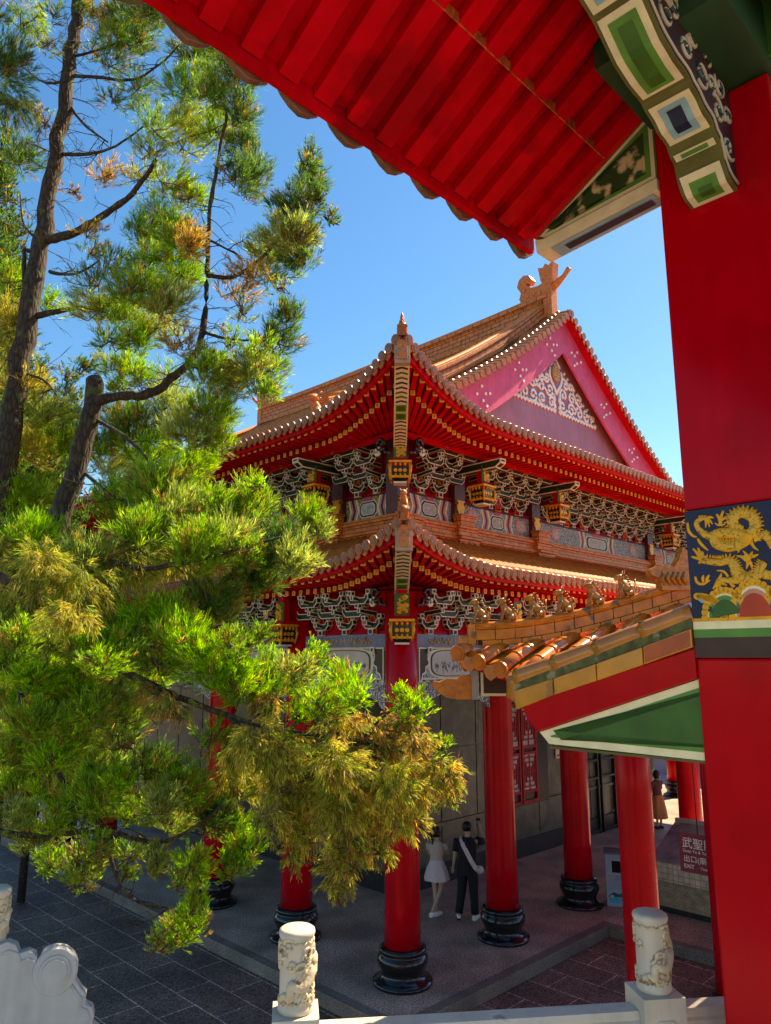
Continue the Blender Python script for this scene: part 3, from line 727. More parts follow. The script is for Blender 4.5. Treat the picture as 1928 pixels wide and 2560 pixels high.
for T, AA in ((ID, UPR), (SW, UPL)):
    for i, a in enumerate(AA):
        if T is ID or i:
            mb = MB(T=T); mb.box(a - .17, a + .17, S_UP - .12, S_UP + .2, 7.72, 9.3, 0); po = mb.build('post', POST, HALL)
            if i: flat_vase(T, a, S_UP - .12, 7.97).build('vase_relief', GOLD, po)
            else:
                flat_vase(ID, a, S_UP - .12, 7.80).build('vase_relief', GOLD, po); flat_vase(SW, a, S_UP - .12, 7.80).build('vase_relief', GOLD, po)
        if i + 1 < len(AA):
            painted_panel(T, a + .18, AA[i + 1] - .18, S_UP - .02, 7.79, 8.28, gold=(T is SW))
    mb = MB(T=T)
    mb.box(S_UP, AA[-1] + .3, S_UP + .06, S_UP + .14, 8.28, 9.4, 0); mb.box(S_UP, AA[-1], S_UP - .05, S_UP + .06, 8.285, 8.34, 0)
    mb.build('wall', DRED, HALL)
    # glazed brick parapet stepping out, with pedestals under the posts
    mb = MB(T=T); e = S_UP - .3
    for z0, z1, o in ((7.0, 7.42, .14), (7.42, 7.49, .20), (7.49, 7.65, .10), (7.65, 7.71, .15), (7.71, 7.78, .06)):
        mb.box(e - o + .2, AA[-1] + .5, S_UP - .12 - o, S_UP + .3, z0, z1, 0, uvs=True)
        for i, a in enumerate(AA):
            if i or T is ID: mb.box(a - .26 - o * .5, a + .26 + o * .5, S_UP - .24 - o, S_UP - .12 - o, z0 + .003, z1 - .003, 0, uvs=True)
    for i, a in enumerate(AA):
        if i:
            mb.box(a - .23, a + .23, S_UP - .33, S_UP - .125, 7.45, 7.90, 0, uvs=True); mb.box(a - .26, a + .26, S_UP - .36, S_UP - .12, 7.90, 7.96, 0, uvs=True)
    mb.build('brick_parapet', BRICKO, HALL)
# lower band: blue beam, landscape panels, carved fringe
QT = [(0, 0), (.30, 0), (.30, -.12), (.24, -.12), (.24, -.2), (.26, -.2), (.26, -.3), (.18, -.34), (.18, -.42), (.10, -.46), (.06, -.58), (0, -.58)]
for T, AA in ((ID, A_R), (SW, A_L)):
    for i in range(len(AA) - 1):
        a0, a1 = AA[i] + .27, AA[i + 1] - .27
        mb = MB(T=T); mb.box(a0, a1, -.12, .12, 5.18, 5.40, 0)
        cx = (a0 + a1) / 2
        for s in (-1, 1):
            for k in range(9):
                x = cx + s * (.18 + .07 * k); mb.tube([(x - .03, -.125, 5.26 + .05 * math.sin(k * 1.7)), (x, -.128, 5.31 + .04 * math.sin(k * 2.3)), (x + .04, -.125, 5.27 + .05 * math.cos(k * 2.9))], [.014, .02, .01], 5, 1)
        for x, z, wx, wz in ((-.05, 5.29, .012, .05), (.05, 5.29, .012, .05), (0, 5.29, .05, .01)): mb.box(cx + x - wx, cx + x + wx, -.128, -.12, z - wz, z + wz, 1)
        mb.build('beam', [BLUEB, mat('beam_gold_figure', (.50, .30, .08), .55, .2, 9.)], HALL)
        mb = MB(T=T); mb.box(a0, a1, -.06, .06, 4.62, 5.175, 0)
        P = lambda pts, off, m: mb.prism(pts, lambda x, y, q: (x, -.06 - off - q, y), 0, .004, m)
        hwd = (a1 - a0) / 2
        def oval(hx, hz, n=28): return [(cx + hx * (abs(math.cos(t)) ** .55) * (1 if math.cos(t) > 0 else -1), 4.9 + hz * (abs(math.sin(t)) ** .55) * (1 if math.sin(t) > 0 else -1)) for t in [2 * PI * k / n for k in range(n)]]
        P(oval(hwd * .68, .26), 0, 1); P(oval(hwd * .62, .235), .004, 2); P(oval(hwd * .585, .22), .008, 3)
        rr_ = random.Random(i + 3)
        for k in range(16):     # ink-wash trees, rocks and lines on the landscape
            x = cx + rr_.uniform(-.5, .5) * hwd; z = 4.74 + rr_.uniform(0, .08); h = rr_.uniform(.04, .2)
            mb.tube([(x, -.0735, z), (x + rr_.uniform(-.05, .05), -.0735, z + h * .6), (x + rr_.uniform(-.08, .08), -.0735, z + h)], [.007, .006, .003], 4, 4)
            for j in range(3): mb.disc((x + rr_.uniform(-.07, .07), -.0735, z + h + rr_.uniform(-.05, .03)), (0, -1, 0), rr_.uniform(.01, .03), .001, 4, 7)
        for z in (4.62, 5.15): mb.box(a0, a1, -.085, -.06, z, z + .03, 1)
        for x in (a0, a1 - .03): mb.box(x, x + .03, -.084, -.06, 4.65, 5.15, 1)
        mb.build('painted_panel', [FRET_G, CREAM, BROWN, LAND, mat('ink_wash', (.2, .18, .16), .7)], HALL)
        # carved fringe with a scalloped lower edge and scroll relief
        mb = MB(T=T); n = 24; pts = [(a0, 4.61), (a1, 4.61)]
        for k in range(n + 1):
            t = 1 - k / n; x = a0 + (a1 - a0) * t; e = abs(2 * t - 1); pts.append((x, 4.34 - .28 * max(0, e - .55) / .45 + .03 * math.sin(k * 1.3)))
        mb.prism(pts, lambda x, y, q: (x, q, y), -.04, .04, 0)
        for s in (-1, 1):
            for k in range(7):
                x = cx + s * (hwd - .12 - k * hwd / 7.2); z = 4.47 - (.12 if k == 0 else 0); rr0 = .1
                mb.tube([(px, -.05, py) for px, py in spiral(x, z, rr0, 1.3, 1 + k * 1.9, s if k % 2 else -s, 16)], .016, 5, 1)
        mb.build('carved_valance', [CARVE, mat('valance_relief', (.52, .48, .47), .6)], HALL)
    for i, a in enumerate(AA):       # stepped brackets either side of each column
        for s in (-1, 1):
            if i == 0 and s < 0: continue
            mb = MB(T=T); sh = [(a + s * (.27 + x), 5.17 + y) for x, y in QT]
            mb.prism(sh, lambda x, y, q: (x, q, y), -.16, -.07, 0, outline=True)
            mb.box(min(a + s * .47, a + s * .57), max(a + s * .47, a + s * .57), -.2, -.07, 5.08, 5.18, 0, outline=True)
            mb.build('stepped_bracket', [BROWN, WHITE], HALL, outline=(.022, 1))
# ---- bracket sets ---------------------------------------------------------
def arm(mb, cx, d, z, Lh, th=.055, h=.125):
    # boat-shaped arm parallel to the facade with a block on each upturned end
    pr = [(-Lh + .09, 0), (Lh - .09, 0), (Lh, .085), (Lh, .175), (Lh - .06, .175), (Lh - .10, h - .01), (-Lh + .10, h - .01), (-Lh + .06, .175), (-Lh, .175), (-Lh, .085)]
    mb.prism([(cx + x, z + y) for x, y in pr], lambda x, y, q: (x, d + q, y), -th, th, 0, outline=True)
    for s in (-1, 1): mb.box(cx + s * (Lh - .01) - .05, cx + s * (Lh - .01) + .05, d - .05, d + .05, z + .175, z + .255, 2, outline=True)
def bracket_set(T, x, d0, z0, nt, dz, dd, name='bracket_set'):
    mb = MB(T=T)
    mb.box(x - .06, x + .06, d0 - .08, d0 + .06, z0 - .10, z0, 2, outline=True)
    for i in range(nt):
        d = d0 - .02 - dd * i; z = z0 + dz * i
        arm(mb, x + (.0 if i % 2 == 0 else .30), d, z, .22 if i == 0 else .27)
        # projecting arm, outlined nose
        y0 = d - dd - .02
        mb.add([(x - .035, d0 + .05, z + .01), (x + .035, d0 + .05, z + .01), (x + .035, y0, z + .06), (x - .035, y0, z + .06), (x - .035, d0 + .05, z + .1), (x + .035, d0 + .05, z + .1), (x + .035, y0, z + .14), (x - .035, y0, z + .14)],
               [(0, 3, 2, 1), (4, 5, 6, 7), (0, 1, 5, 4), (1, 2, 6, 5), (2, 3, 7, 6), (3, 0, 4, 7)], 0, outline=True)
        mb.box(x - .045, x + .045, y0 - .05, y0 + .04, z + .14, z + .22, 2, outline=True)
    return mb.build(name, [DGREEN, WHITE, NAVY], HALL, outline=(.0145, 1))
def spread(a0, a1, pitch):
    n = max(1, round((a1 - a0) / pitch)); return [a0 + (a1 - a0) * (i + .5) / n for i in range(n)]
for T, AA in ((ID, UPR[:5]), (SW, UPL[:5])):
    for i in range(len(AA) - 1):
        for x in spread(AA[i] + (.3 if i == 0 else .28), AA[i + 1] - .28, .60): bracket_set(T, x, S_UP, 8.40, 4, .215, .185)
for T, AA in ((ID, A_R[:4]), (SW, A_L[:4])):
    for i in range(len(AA) - 1):
        for x in spread(AA[i] + .34, AA[i + 1] - .3, .60 if i < 2 else .7): bracket_set(T, x, .0, 5.50, 3, .205, .165)
    mb = MB(T=T); mb.box(.1, AA[-1], .06, .14, 5.4, 6.3, 0); mb.box(.3, AA[-1], -.02, .06, 5.405, 5.46, 0); mb.build('wall', REDM, HALL)
# gold-edged red boards between the brackets
def flame_board(T, x, d, z, s):
    sh = [(-.13, 0), (.13, 0), (.12, .1), (.15, .2), (.09, .27), (.05, .36), (0, .4), (-.05, .36), (-.09, .27), (-.15, .2), (-.12, .1)]
    mb = MB(T=T); mb.prism([(x + a * s, z + b * s) for a, b in sh], lambda p, q, r: (p, d - r, q), 0, .03, 0)
    P = [(x + a * s, d - .032, z + b * s) for a, b in sh]; mb.tube(P + [P[0]], .012, 5, 1)
    for k in (-1, 1): mb.disc((x + k * .05 * s, d - .03, z + .18 * s), (0, -1, 0), .035 * s, .008, 2, 10); mb.disc((x + k * .05 * s, d - .038, z + .18 * s), (0, -1, 0), .018 * s, .006, 1, 8)
    mb.build('flame_board', [REDM, GOLD, BLACK], HALL)
for T, AA, d, z in ((ID, UPR[:4], S_UP + .05, 8.29), (SW, UPL[:4], S_UP + .05, 8.29), (ID, A_R[:3], .05, 5.41), (SW, A_L[:4], .05, 5.41)):
    for i in range(len(AA) - 1):
        for x in spread(AA[i] + .3, AA[i + 1] - .3, .75): flame_board(T, x, d - .07, z, .85)
# ---- hanging posts with lantern and flower plaque, and projecting beam ends ----
def hanging_post(T, x, d, z, diag=False):
    """square hanging post: red shaft, gold flower plaque, black and gold lantern below"""
    if diag:
        r = .7071
        TT = lambda a, b, c: ((d + b * r + (a) * r), (d + b * r - a * r), c)
    else: TT = lambda a, b, c: T(x + a, d + b, c)
    mb = MB(T=TT)
    mb.box(-.075, .075, -.075, .075, z + .18, z + .80, 0)
    o = mb.build('hanging_post', REDM, HALL)
    mb = MB(T=TT)
    mb.box(-.12, .12, -.1, -.076, z + .36, z + .72, 1)
    rg = random.Random(3)
    for k in range(17):
        a, b = rg.uniform(-.09, .09), rg.uniform(.41, .67)
        for j in range(5):
            t = j * 1.257 + k; mb.disc((a + .022 * math.cos(t), -.102 - .002 * (k % 4), z + b + .022 * math.sin(t)), (0, -1, 0), .017, .012, 0, 6)
        mb.tube([(a, -.11, z + b), (a + rg.uniform(-.06, .06), -.108, z + b + rg.uniform(-.06, .06))], [.012, .004], 5, 0)
    mb.build('flower_plaque', [GOLD, NGREEN], o)
    mb = MB(T=TT)
    for z0, z1, r0, r1, mi in ((.30, .36, .17, .14, 2), (.26, .30, .21, .21, 0), (.22, .26, .17, .19, 2), (.02, .22, .15, .17, 1), (-.02, .02, .18, .18, 0), (-.08, -.02, .10, .15, 1), (-.11, -.08, .12, .12, 3)):
        vs = [(a * r, b * r, z + h) for r, h in ((r0, z0), (r1, z1)) for a, b in ((-1, -1), (1, -1), (1, 1), (-1, 1))]
        mb.add(vs, [(3, 2, 1, 0), (4, 5, 6, 7), (0, 1, 5, 4), (1, 2, 6, 5), (2, 3, 7, 6), (3, 0, 4, 7)], mi)
    for sx, sy in ((0, -1), (1, 0), (-1, 0), (0, 1)):
        for off in (-.085, 0, .085):
            c = Vector((sx * .175 + (off if sy else 0), sy * .175 + (off if sx else 0), z + .12)); n = Vector((sx, sy, 0))
            mb.disc(c - n * .02, n, .036, .02, 0, 8); mb.tube([c + Vector((0, 0, -.06)), c + Vector((0, 0, -.11)), c + Vector((0, 0, -.15))], [.02, .024, .008], 6, 0)
            mb.tube([c + Vector((0, 0, .07)) + n * .02, c + Vector((0, 0, .11)) + n * .03, c + Vector((0, 0, .15)) + n * .01], [.014, .026, .008], 6, 0)
    for sx, sy in ((-1, -1), (1, -1), (1, 1), (-1, 1)): mb.tube([(sx * .17, sy * .17, z + .26), (sx * .19, sy * .19, z + .12), (sx * .16, sy * .16, z - .06)], [.022, .03, .012], 6, 0)
    mb.build('lantern', [GOLD, BLACK, REDM, WHITE], o)
    return o
for T, AA, s, z in ((ID, UPR[1:5], S_UP, 8.22), (SW, UPL[1:4], S_UP, 8.22)):
    for a in AA:
        hanging_post(T, a, s - .72, z)
        mb = MB(T=T); mb.prism([(s, 9.02), (s, 8.84), (-.02, 8.84), (-.16, 8.93), (-.16, 9.02)], lambda y, zz, q: (a + q, y, zz), -.09, .09, 0, outline=True)
        mb.build('projecting_beam', [DGREEN, WHITE], HALL, outline=(.026, 1))
hanging_post(ID, 0, .36, 8.25, True); hanging_post(ID, 0, -.30, 5.32, True)
for T, AA in ((ID, A_R[1:3]), (SW, A_L[1:4])):
    for a in AA: hanging_post(T, a, -.46, 5.32)
# scroll wings flanking the corner flower plaques
def wing(T, sgn, x, d, z, s=1.):
    mb = MB(T=T)
    for k, (mi, off) in enumerate(((1, .024), (0, .012), (2, 0))):
        P = spiral(x + .22 * s, z + .10 * s, .15 * s, 1.1, -2.4, 1, 18, .2)
        mb.tube([(px, d - .004 * k, py) for px, py in [(x, z - .12 * s), (x + .1 * s, z - .1 * s)] + P], [(.03 - .01 * k + .008) * s] * (len(P) + 2), 6, mi)
        P = spiral(x + .30 * s, z - .06 * s, .09 * s, 1., 2.2, -1, 14, .25); mb.tube([(px, d - .004 * k, py) for px, py in P], (.024 - .007 * k + .006) * s, 6, (0, 1, 3)[k])
    mb.build('scroll_wing', [WHITE, BLACK, REDM, MGREEN], HALL)
for T in (ID, SW): wing(T, 1, .48, .2, 8.86, 1.); wing(T, 1, .02, -.38, 5.98, .95)
# ---------------------------------------------------------------- the gate building over the viewer (local axes as the hall)
PO = Vector((1.52, 3.70, 0))
GATE = empty('gate_pavilion', (PO.x, PO.y, 2.42), PI / 4)
tag(GATE, 'red gate pavilion close by with dragon-banded square pillar, ribbed red soffit and painted green brackets', 'gate')
GZ = 5.0 - 2.42                                  # eye level in its local z
G = lambda u, v, h: (u, v, GZ + h)
PILR = mat('pillar_red_gloss', (.44, .001, .008), .15, .10, 1.6, bmp=.16, bscale=2.4, coat=.0, spec=.36, spots=((.37, .001, .007), 1.3, .56), streak=.15)
PW = .60
mb = MB(T=G)
mb.box(0, PW, -PW, 0, -2.58, -.004, 0); mb.box(.004, PW - .004, -PW + .004, -.004, -.004, .73, 0); mb.box(0, PW, -PW, 0, .73, 2.93, 0)
pil = mb.build('pillar', [PILR], GATE, bevel=.012)
# painted band with a gold dragon in low relief on the face towards -u ; x runs 0 (far edge) .. .6 (near edge)
def FB(x, y, q): return G(-.006 - q, -x, y)
mb = MB(T=lambda x, y, q: FB(x, y, q))
def strip_(y0, y1, m, q=.004): mb.box(0.003, PW - .003, y0, y1, -.012, q, m)
strip_(.0, .095, 0); strip_(.095, .135, 1); strip_(.135, .172, 2); strip_(.172, .188, 3); strip_(.188, .725, 4)
band = mb.build('painted_band', [BROWN, MGREEN, CREAM2, GOLD, NAVY], pil)
# cloud arches
mb = MB(T=FB)
def arch(cx, r, h, cols, a0=0., a1=PI):
    n = 14
    for k, (s, mi) in enumerate(cols):
        pts = [(max(.004, min(PW - .004, cx + r * s * math.cos(a0 + (a1 - a0) * i / n))), (.188) + h * s * math.sin(a0 + (a1 - a0) * i / n)) for i in range(n + 1)]
        mb.prism(pts, lambda x, y, q: (x, y, q), .004, .006 + .0015 * k, mi)
    for i in range(n + 1):
        t = a0 + (a1 - a0) * i / n; x = cx + (r + .008) * math.cos(t)
        if .02 < x < PW - .02: mb.lathe_ = None; mb.disc((x, .188 + (h + .008) * math.sin(t), .004), (0, 0, 1), .017, .006, 0, 10)
GR = [(1.06, 0), (.96, 1), (.86, 2), (.70, 3)]; BL = [(1.05, 0), (.92, 4), (.76, 5)]
arch(.035, .115, .10, BL, 0, PI * .5); arch(.565, .115, .10, BL, PI * .5, PI)
arch(.165, .092, .122, GR, .2, PI); arch(.435, .092, .122, GR, 0, PI - .2)
arch(.30, .098, .15, [(1.06, 0), (.97, 1), (.86, 6), (.72, 7)])
mb.build('cloud_arch', [GOLD, CREAM2, MGREEN, NGREEN, SKYB, NAVY, mat('salmon_band', (.62, .26, .16), .55), mat('vermilion_paint', (.50, .05, .015), .5)], band)
# dragon
def scalemat():
    m, nt, b = newmat('gold_scale_relief'); co = coords(nt)
    v = N(nt, 'ShaderNodeTexVoronoi', Scale=85.); L(nt, co, v.inputs['Vector'])
    f = ramp(nt, v.outputs['Distance'], [(.25, (.70, .38, .02)), (.62, (.62, .30, .012)), (.85, (.24, .09, .008))])
    L(nt, f, b.inputs['Base Color']); b.inputs['Roughness'].default_value = .4; b.inputs['Metallic'].default_value = .15
    bump(nt, b, v.outputs['Distance'], -.5, .01); return m
SCALE = scalemat()
mb = MB(T=FB)
def dmap(x, y):
    xr = (x - 130 + (y - 265) * -.062) / 1043; t = max(-.03, .344 * xr * (1.10 - .10 * xr)); yt = 265 - 160 * (x - 130) / 1043
    return t + .012, .188 + (1665 - y) / (1665 - yt) * .537
def dr(pts, r, m=0):      # px of the survey crop -> band coordinates
    P = []
    for x, y in pts:
        P.append(Vector((*dmap(x, y), .006)))
    # smooth
    Q = []
    for i in range(len(P) - 1):
        a = P[max(0, i - 1)]; b = P[i]; c = P[i + 1]; d = P[min(len(P) - 1, i + 2)]
        for t in (0, .25, .5, .75): Q.append(.5 * ((2 * b) + (c - a) * t + (2 * a - 5 * b + 4 * c - d) * t * t + (3 * b - a - 3 * c + d) * t ** 3))
    Q.append(P[-1]); K = len(Q)
    rr = r if isinstance(r, list) else [r] * len(pts)
    rs = [rr[min(len(rr) - 1, int(i * (len(rr) - 1) / (K - 1)))] + (rr[min(len(rr) - 1, int(i * (len(rr) - 1) / (K - 1)) + 1)] - rr[min(len(rr) - 1, int(i * (len(rr) - 1) / (K - 1)))]) * ((i * (len(rr) - 1) / (K - 1)) % 1) for i in range(K)]
    rs = [q * .70 for q in rs]; mb.tube(Q, rs, 10, m, flat=(Vector((0, 0, 1)), .24))
    return Q
b1 = dr([(940, 480), (800, 440), (790, 330), (940, 260), (1090, 330), (1110, 470), (1020, 560), (900, 560), (700, 540), (520, 570), (540, 680), (700, 730), (860, 700), (980, 640)], [.02, .035, .04, .04, .04, .04, .04, .042, .04, .034, .036, .038, .04, .035])
for i in range(2, len(b1) - 2, 1):          # dorsal spines
    d = (b1[i + 1] - b1[i - 1]).normalized(); n = Vector((-d.y, d.x, 0))
    mb.tube([b1[i] + n * .022, b1[i] + n * .040], [.007, .002], 5, 1, flat=(Vector((0, 0, 1)), .5))
dr([(520, 600), (380, 560), (290, 470), (280, 400), (380, 340), (420, 350)], [.034, .026, .02, .018, .016, .018])
for e in ((300, 330), (520, 345), (500, 430), (455, 470), (400, 480)): dr([(400, 350), ((400 + e[0]) / 2 + 10, (350 + e[1]) / 2 - 15), e], [.011, .010, .003], 1)
b2 = dr([(340, 910), (480, 930), (600, 940), (720, 910), (790, 980), (820, 1080), (900, 1150), (1020, 1160), (1110, 1110), (1180, 1000), (1240, 940)], [.022, .024, .026, .03, .036, .04, .042, .042, .036, .03, .02])
for i in range(2, len(b2) - 2):
    d = (b2[i + 1] - b2[i - 1]).normalized(); n = Vector((-d.y, d.x, 0)) * (1)
    mb.tube([b2[i] + n * .019, b2[i] + n * .036], [.006, .002], 5, 1, flat=(Vector((0, 0, 1)), .5))
for e in ((215, 750), (285, 740), (345, 790), (400, 850), (190, 860), (290, 950)): dr([(340, 900), ((340 + e[0]) / 2 + 8, (900 + e[1]) / 2), e], [.016, .013, .006], 1)
dr([(900, 1180), (720, 1180), (600, 1170), (540, 1190)], [.03, .022, .017, .016])
for e in ((480, 1290), (530, 1310), (595, 1310), (680, 1245), (610, 1080)): dr([(545, 1190), ((545 + e[0]) / 2 + 8, (1190 + e[1]) / 2), e], [.012, .011, .004], 1)
dr([(700, 1130), (640, 1060), (540, 1045)], [.008, .010, .004], 1); dr([(720, 1210), (780, 1270)], [.010, .012], 1)
# head: brow, muzzle, whiskers, horns
dr([(1000, 540), (960, 620), (960, 700)], [.045, .05, .034], 1); dr([(900, 640), (880, 740), (850, 810)], [.012, .010, .003], 1); dr([(1040, 660), (1090, 740), (1150, 780)], [.012, .010, .003], 1)
dr([(920, 560), (850, 430), (830, 300), (760, 250)], [.014, .014, .012, .004], 1); dr([(1040, 540), (1070, 380), (1090, 280), (1100, 210)], [.014, .014, .012, .004], 1)
for k in range(7): dr([(1090, 520 + 22 * k), (1140 + 10 * (k % 2), 500 + 22 * k), (1190, 490 + 26 * k)], [.012, .009, .003], 1)
# flaming pearl, flames and clouds
mb.disc((*dmap(985, 885), .004), (0, 0, 1), .018, .012, 1, 14)
for e in ((920, 780), (1060, 790), (820, 850), (900, 890), (1150, 830), (960, 1030), (1050, 1035), (1000, 960)): dr([(985, 880), ((985 + e[0]) / 2 + 12, (880 + e[1]) / 2), e], [.010, .012, .003], 1)
for S in ([(560, 290), (600, 350), (600, 440), (530, 410)], [(660, 240), (620, 350), (625, 440), (690, 410)], [(600, 390), (660, 350), (730, 310)], [(150, 410), (165, 520), (230, 590), (280, 600)], [(285, 620), (340, 700), (430, 780)], [(240, 1120), (270, 1200), (350, 1220), (450, 1170)], [(350, 1200), (345, 1140), (360, 1100)], [(390, 1210), (410, 1140), (440, 1100)]):
    dr(S, [.008, .012, .010, .003], 1)
for k in range(7):      # the tail half of the panel, beyond the head
    x0 = 1200 + 95 * k; dr([(x0, 620 + 90 * (k % 2)), (x0 + 60, 560 + 120 * (k % 2)), (x0 + 120, 640)], [.03, .034, .026]); dr([(x0, 1080 + 60 * (k % 2)), (x0 + 70, 1120), (x0 + 110, 1060)], [.034, .03, .02])
mb.build('dragon_relief', [SCALE, GOLD], band)
# cantilever bracket in the plane of the pillar's -u side, green and blue panels framed in cream
def ul(s):
    """underside profile: s metres from the pillar towards -u -> height above eye"""
    P = [(0, 2.35), (.10, 2.365), (.18, 2.45), (.185, 2.525), (.235, 2.545), (.25, 2.585), (.30, 2.60), (.36, 2.605), (.42, 2.645), (.50, 2.665), (.53, 2.69), (.66, 2.695), (.80, 2.73), (.98, 2.85), (1.25, 2.93), (1.6, 3.0), (2.2, 3.1)]
    for (a, x), (b, y) in zip(P[:-1], P[1:]):
        if s <= b: return x + (y - x) * (s - a) / (b - a)
    return P[-1][1]
V0, V1 = -.405, -.165                              # bracket thickness in v
mb = MB(T=G); ss = np.linspace(0, 2.2, 60)
pts = [(-s, ul(s)) for s in ss] + [(-2.2, 3.3), (0, 3.3)]
mb.prism(pts, lambda x, y, q: (x, q, y), V0, V1, 0)
cb = mb.build('carved_bracket', [OLIVE], pil)
mb = MB(T=G)
def under(s0, s1, v0, v1, off, m, bow=0.):
    n = 10
    for i in range(n):
        a, b = s0 + (s1 - s0) * i / n, s0 + (s1 - s0) * (i + 1) / n
        ba, bb = bow * math.sin(PI * i / n * 2), bow * math.sin(PI * (i + 1) / n * 2)
        mb.add([(-a, v0 + ba, ul(a) - off), (-b, v0 + bb, ul(b) - off), (-b, v1 + bb, ul(b) - off), (-a, v1 + ba, ul(a) - off)], [(0, 1, 2, 3)], m)
for s0, s1, c1, c2 in ((.008, .175, 2, 3), (.192, .232, 2, 2), (.255, .495, 4, 5), (.535, .97, 2, 3), (1.0, 1.35, 4, 5), (1.39, 1.9, 2, 3)):
    w = V1 - V0; g = .018
    mb = MB(T=G); under(s0, s1, V0 + g, V1 - g, .003, 1); q = min(.028, (s1 - s0) * .2)
    under(s0 + q, s1 - q, V0 + g + .034, V1 - g - .034, .006, c1)
    q = min(.055, (s1 - s0) * .35)
    if s1 - s0 > .1: under(s0 + q, s1 - q, V0 + g + .066, V1 - g - .066, .009, c2)
    mb.build('painted_panel', [OLIVE, CREAM, MGREEN, NGREEN, SKYB, NAVY], cb)
mb = MB(T=G); mb.prism([(-q, ul(q) + .018) for q in ss] + [(-2.2, 3.29), (0, 3.29)], lambda x, y, q: (x, q, y), V0 - .003, V0, 0); mb.build('painted_side', [mat('dark_maroon_paint', (.035, .010, .014), .5, .3, 8.)], cb)
mb = MB(T=G)                                       # pale scroll carving on the side towards -v
rg = random.Random(2)
for s0, z0, r in ((.10, 2.52, .07), (.2, 2.68, .08), (.38, 2.78, .085), (.56, 2.82, .075), (.75, 2.86, .09), (.95, 2.92, .08), (1.2, 3.0, .09), (.3, 2.95, .07), (.55, 3.02, .08), (.85, 3.08, .07), (1.45, 3.08, .08), (1.75, 3.1, .08), (.06, 2.72, .06), (.14, 2.85, .07), (.26, 2.80, .05), (.45, 2.93, .06), (.66, 2.97, .06), (.72, 3.10, .06), (.42, 3.12, .06), (.16, 3.05, .08), (1.02, 3.08, .07), (.30, 3.15, .06)):
    P = spiral(-s0, z0 + .02, r, 1.2, rg.uniform(0, 6), rg.choice((-1, 1)), 20, .2); mb.tube([(x, V0 - .005, y) for x, y in P], .010, 6, 0)
    P = spiral(-s0, z0 + .02, r * .6, .8, rg.uniform(0, 6), 1, 14, .2); mb.tube([(x, V0 - .004, y) for x, y in P], .011, 6, 1)
mb.tube([(-s, V0 - .004, ul(s) + .035) for s in ss], .008, 6, 0)
mb.build('scroll_carving', [mat('faded_cream', (.42, .33, .25), .6), mat('dark_teal_paint', (.02, .05, .05), .5)], cb)
mb = MB(T=G); mb.box(-2.2, -.004, V0 + .01, V1 - .01, 3.28, 3.3, 0)
# beams over the pillar: green with a gold-figured side and cream ends
mb = MB(T=G)
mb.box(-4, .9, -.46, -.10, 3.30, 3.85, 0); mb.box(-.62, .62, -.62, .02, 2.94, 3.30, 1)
mb.box(-.02, .62, -.95, -.60, 3.00, 3.6, 0); mb.box(-4, -.05, -1.0, -.72, 3.12, 3.75, 2)
for s in (.05, .45): mb.box(-s - .05, -s - .02, -1.004, -.716, 3.116, 3.75, 3)
mb.build('beam', [NGREEN, mat('dark_beam_green', (.012, .05, .02), .5), mat('beam_green', (.05, .12, .025), .5), CREAM], GATE)  # block on the pillar is a darker green than the beams
mb = MB(T=G); rg = random.Random(8)
for k in range(26):
    P = spiral(-rg.uniform(.2, 2.6), rg.uniform(3.2, 3.7), rg.uniform(.05, .1), 1.3, rg.uniform(0, 6), rg.choice((-1, 1)), 18, .2); mb.tube([(x, -1.006, y) for x, y in P], .014, 5, 0)
    P = spiral(-rg.uniform(.2, 2.6), rg.uniform(-.98, -.74), rg.uniform(.04, .07), 1.3, rg.uniform(0, 6), 1, 14, .2); mb.tube([(x, y, 3.117) for x, y in P], .010, 5, 0)
mb.build('gold_scroll', [mat('old_gold', (.40, .20, .03), .5, .3)], GATE)
# triangular outrigger along v carrying the upper eave
def tri_panel(pts, u0, u1, ins, name, mats, parent, below=None):
    mb = MB(T=G); F = lambda x, y, q: (q, x, y)
    mb.prism(pts, F, u0, u1, 0)
    cx = sum(p[0] for p in pts) / len(pts); cy = sum(p[1] for p in pts) / len(pts)
    def inset(P, d):
        n = len(P); out = []
        for i in range(n):
            a, b, c = Vector(P[i - 1]), Vector(P[i]), Vector(P[(i + 1) % n])
            e1 = (b - a).normalized(); e2 = (c - b).normalized(); n1 = Vector((-e1.y, e1.x)); n2 = Vector((-e2.y, e2.x))
            if n1.dot(Vector((cx, cy)) - b) < 0: n1 = -n1
            if n2.dot(Vector((cx, cy)) - b) < 0: n2 = -n2
            m_ = (n1 + n2); m_ = m_ / max(.3, m_.dot(n1)); out.append(tuple(b + m_ * d))
        return out
    for k, (d, mi) in enumerate(ins):
        mb.prism(inset(pts, d), F, u0 - .002 * (k + 1), u0 - .0005 - .002 * k, mi)
    return mb, F
PEEL = mat('peeling_green_paint', (.018, .06, .016), .5, .2, 5., spots=((.55, .42, .24), 5.5, .52))
tip = (.82, 2.50)
mb, F = tri_panel([(0, 2.62), (.74, 2.565), (.80, 2.60), (.0, 3.06)], .0, .10, [(.012, 1), (.035, 2), (.066, 3)], 'outrigger', None, GATE)
# lower board of the outrigger with a blue line underneath
mb.prism([(0, 2.545), (.79, 2.485), (.80, 2.575), (.74, 2.56), (0, 2.615)], F, -.02, .14, 1)
mb.add([(-.005, .03, 2.538), (-.005, .70, 2.487), (.125, .70, 2.487), (.125, .03, 2.538)], [(0, 1, 2, 3)], 4); 
mb.add([(.03, .06, 2.530), (.03, .62, 2.487), (.09, .62, 2.487), (.09, .06, 2.530)], [(0, 1, 2, 3)], 5)
mb.build('outrigger', [OLIVE, CREAM, MGREEN, PEEL, SKYB, NAVY], GATE, bevel=0)
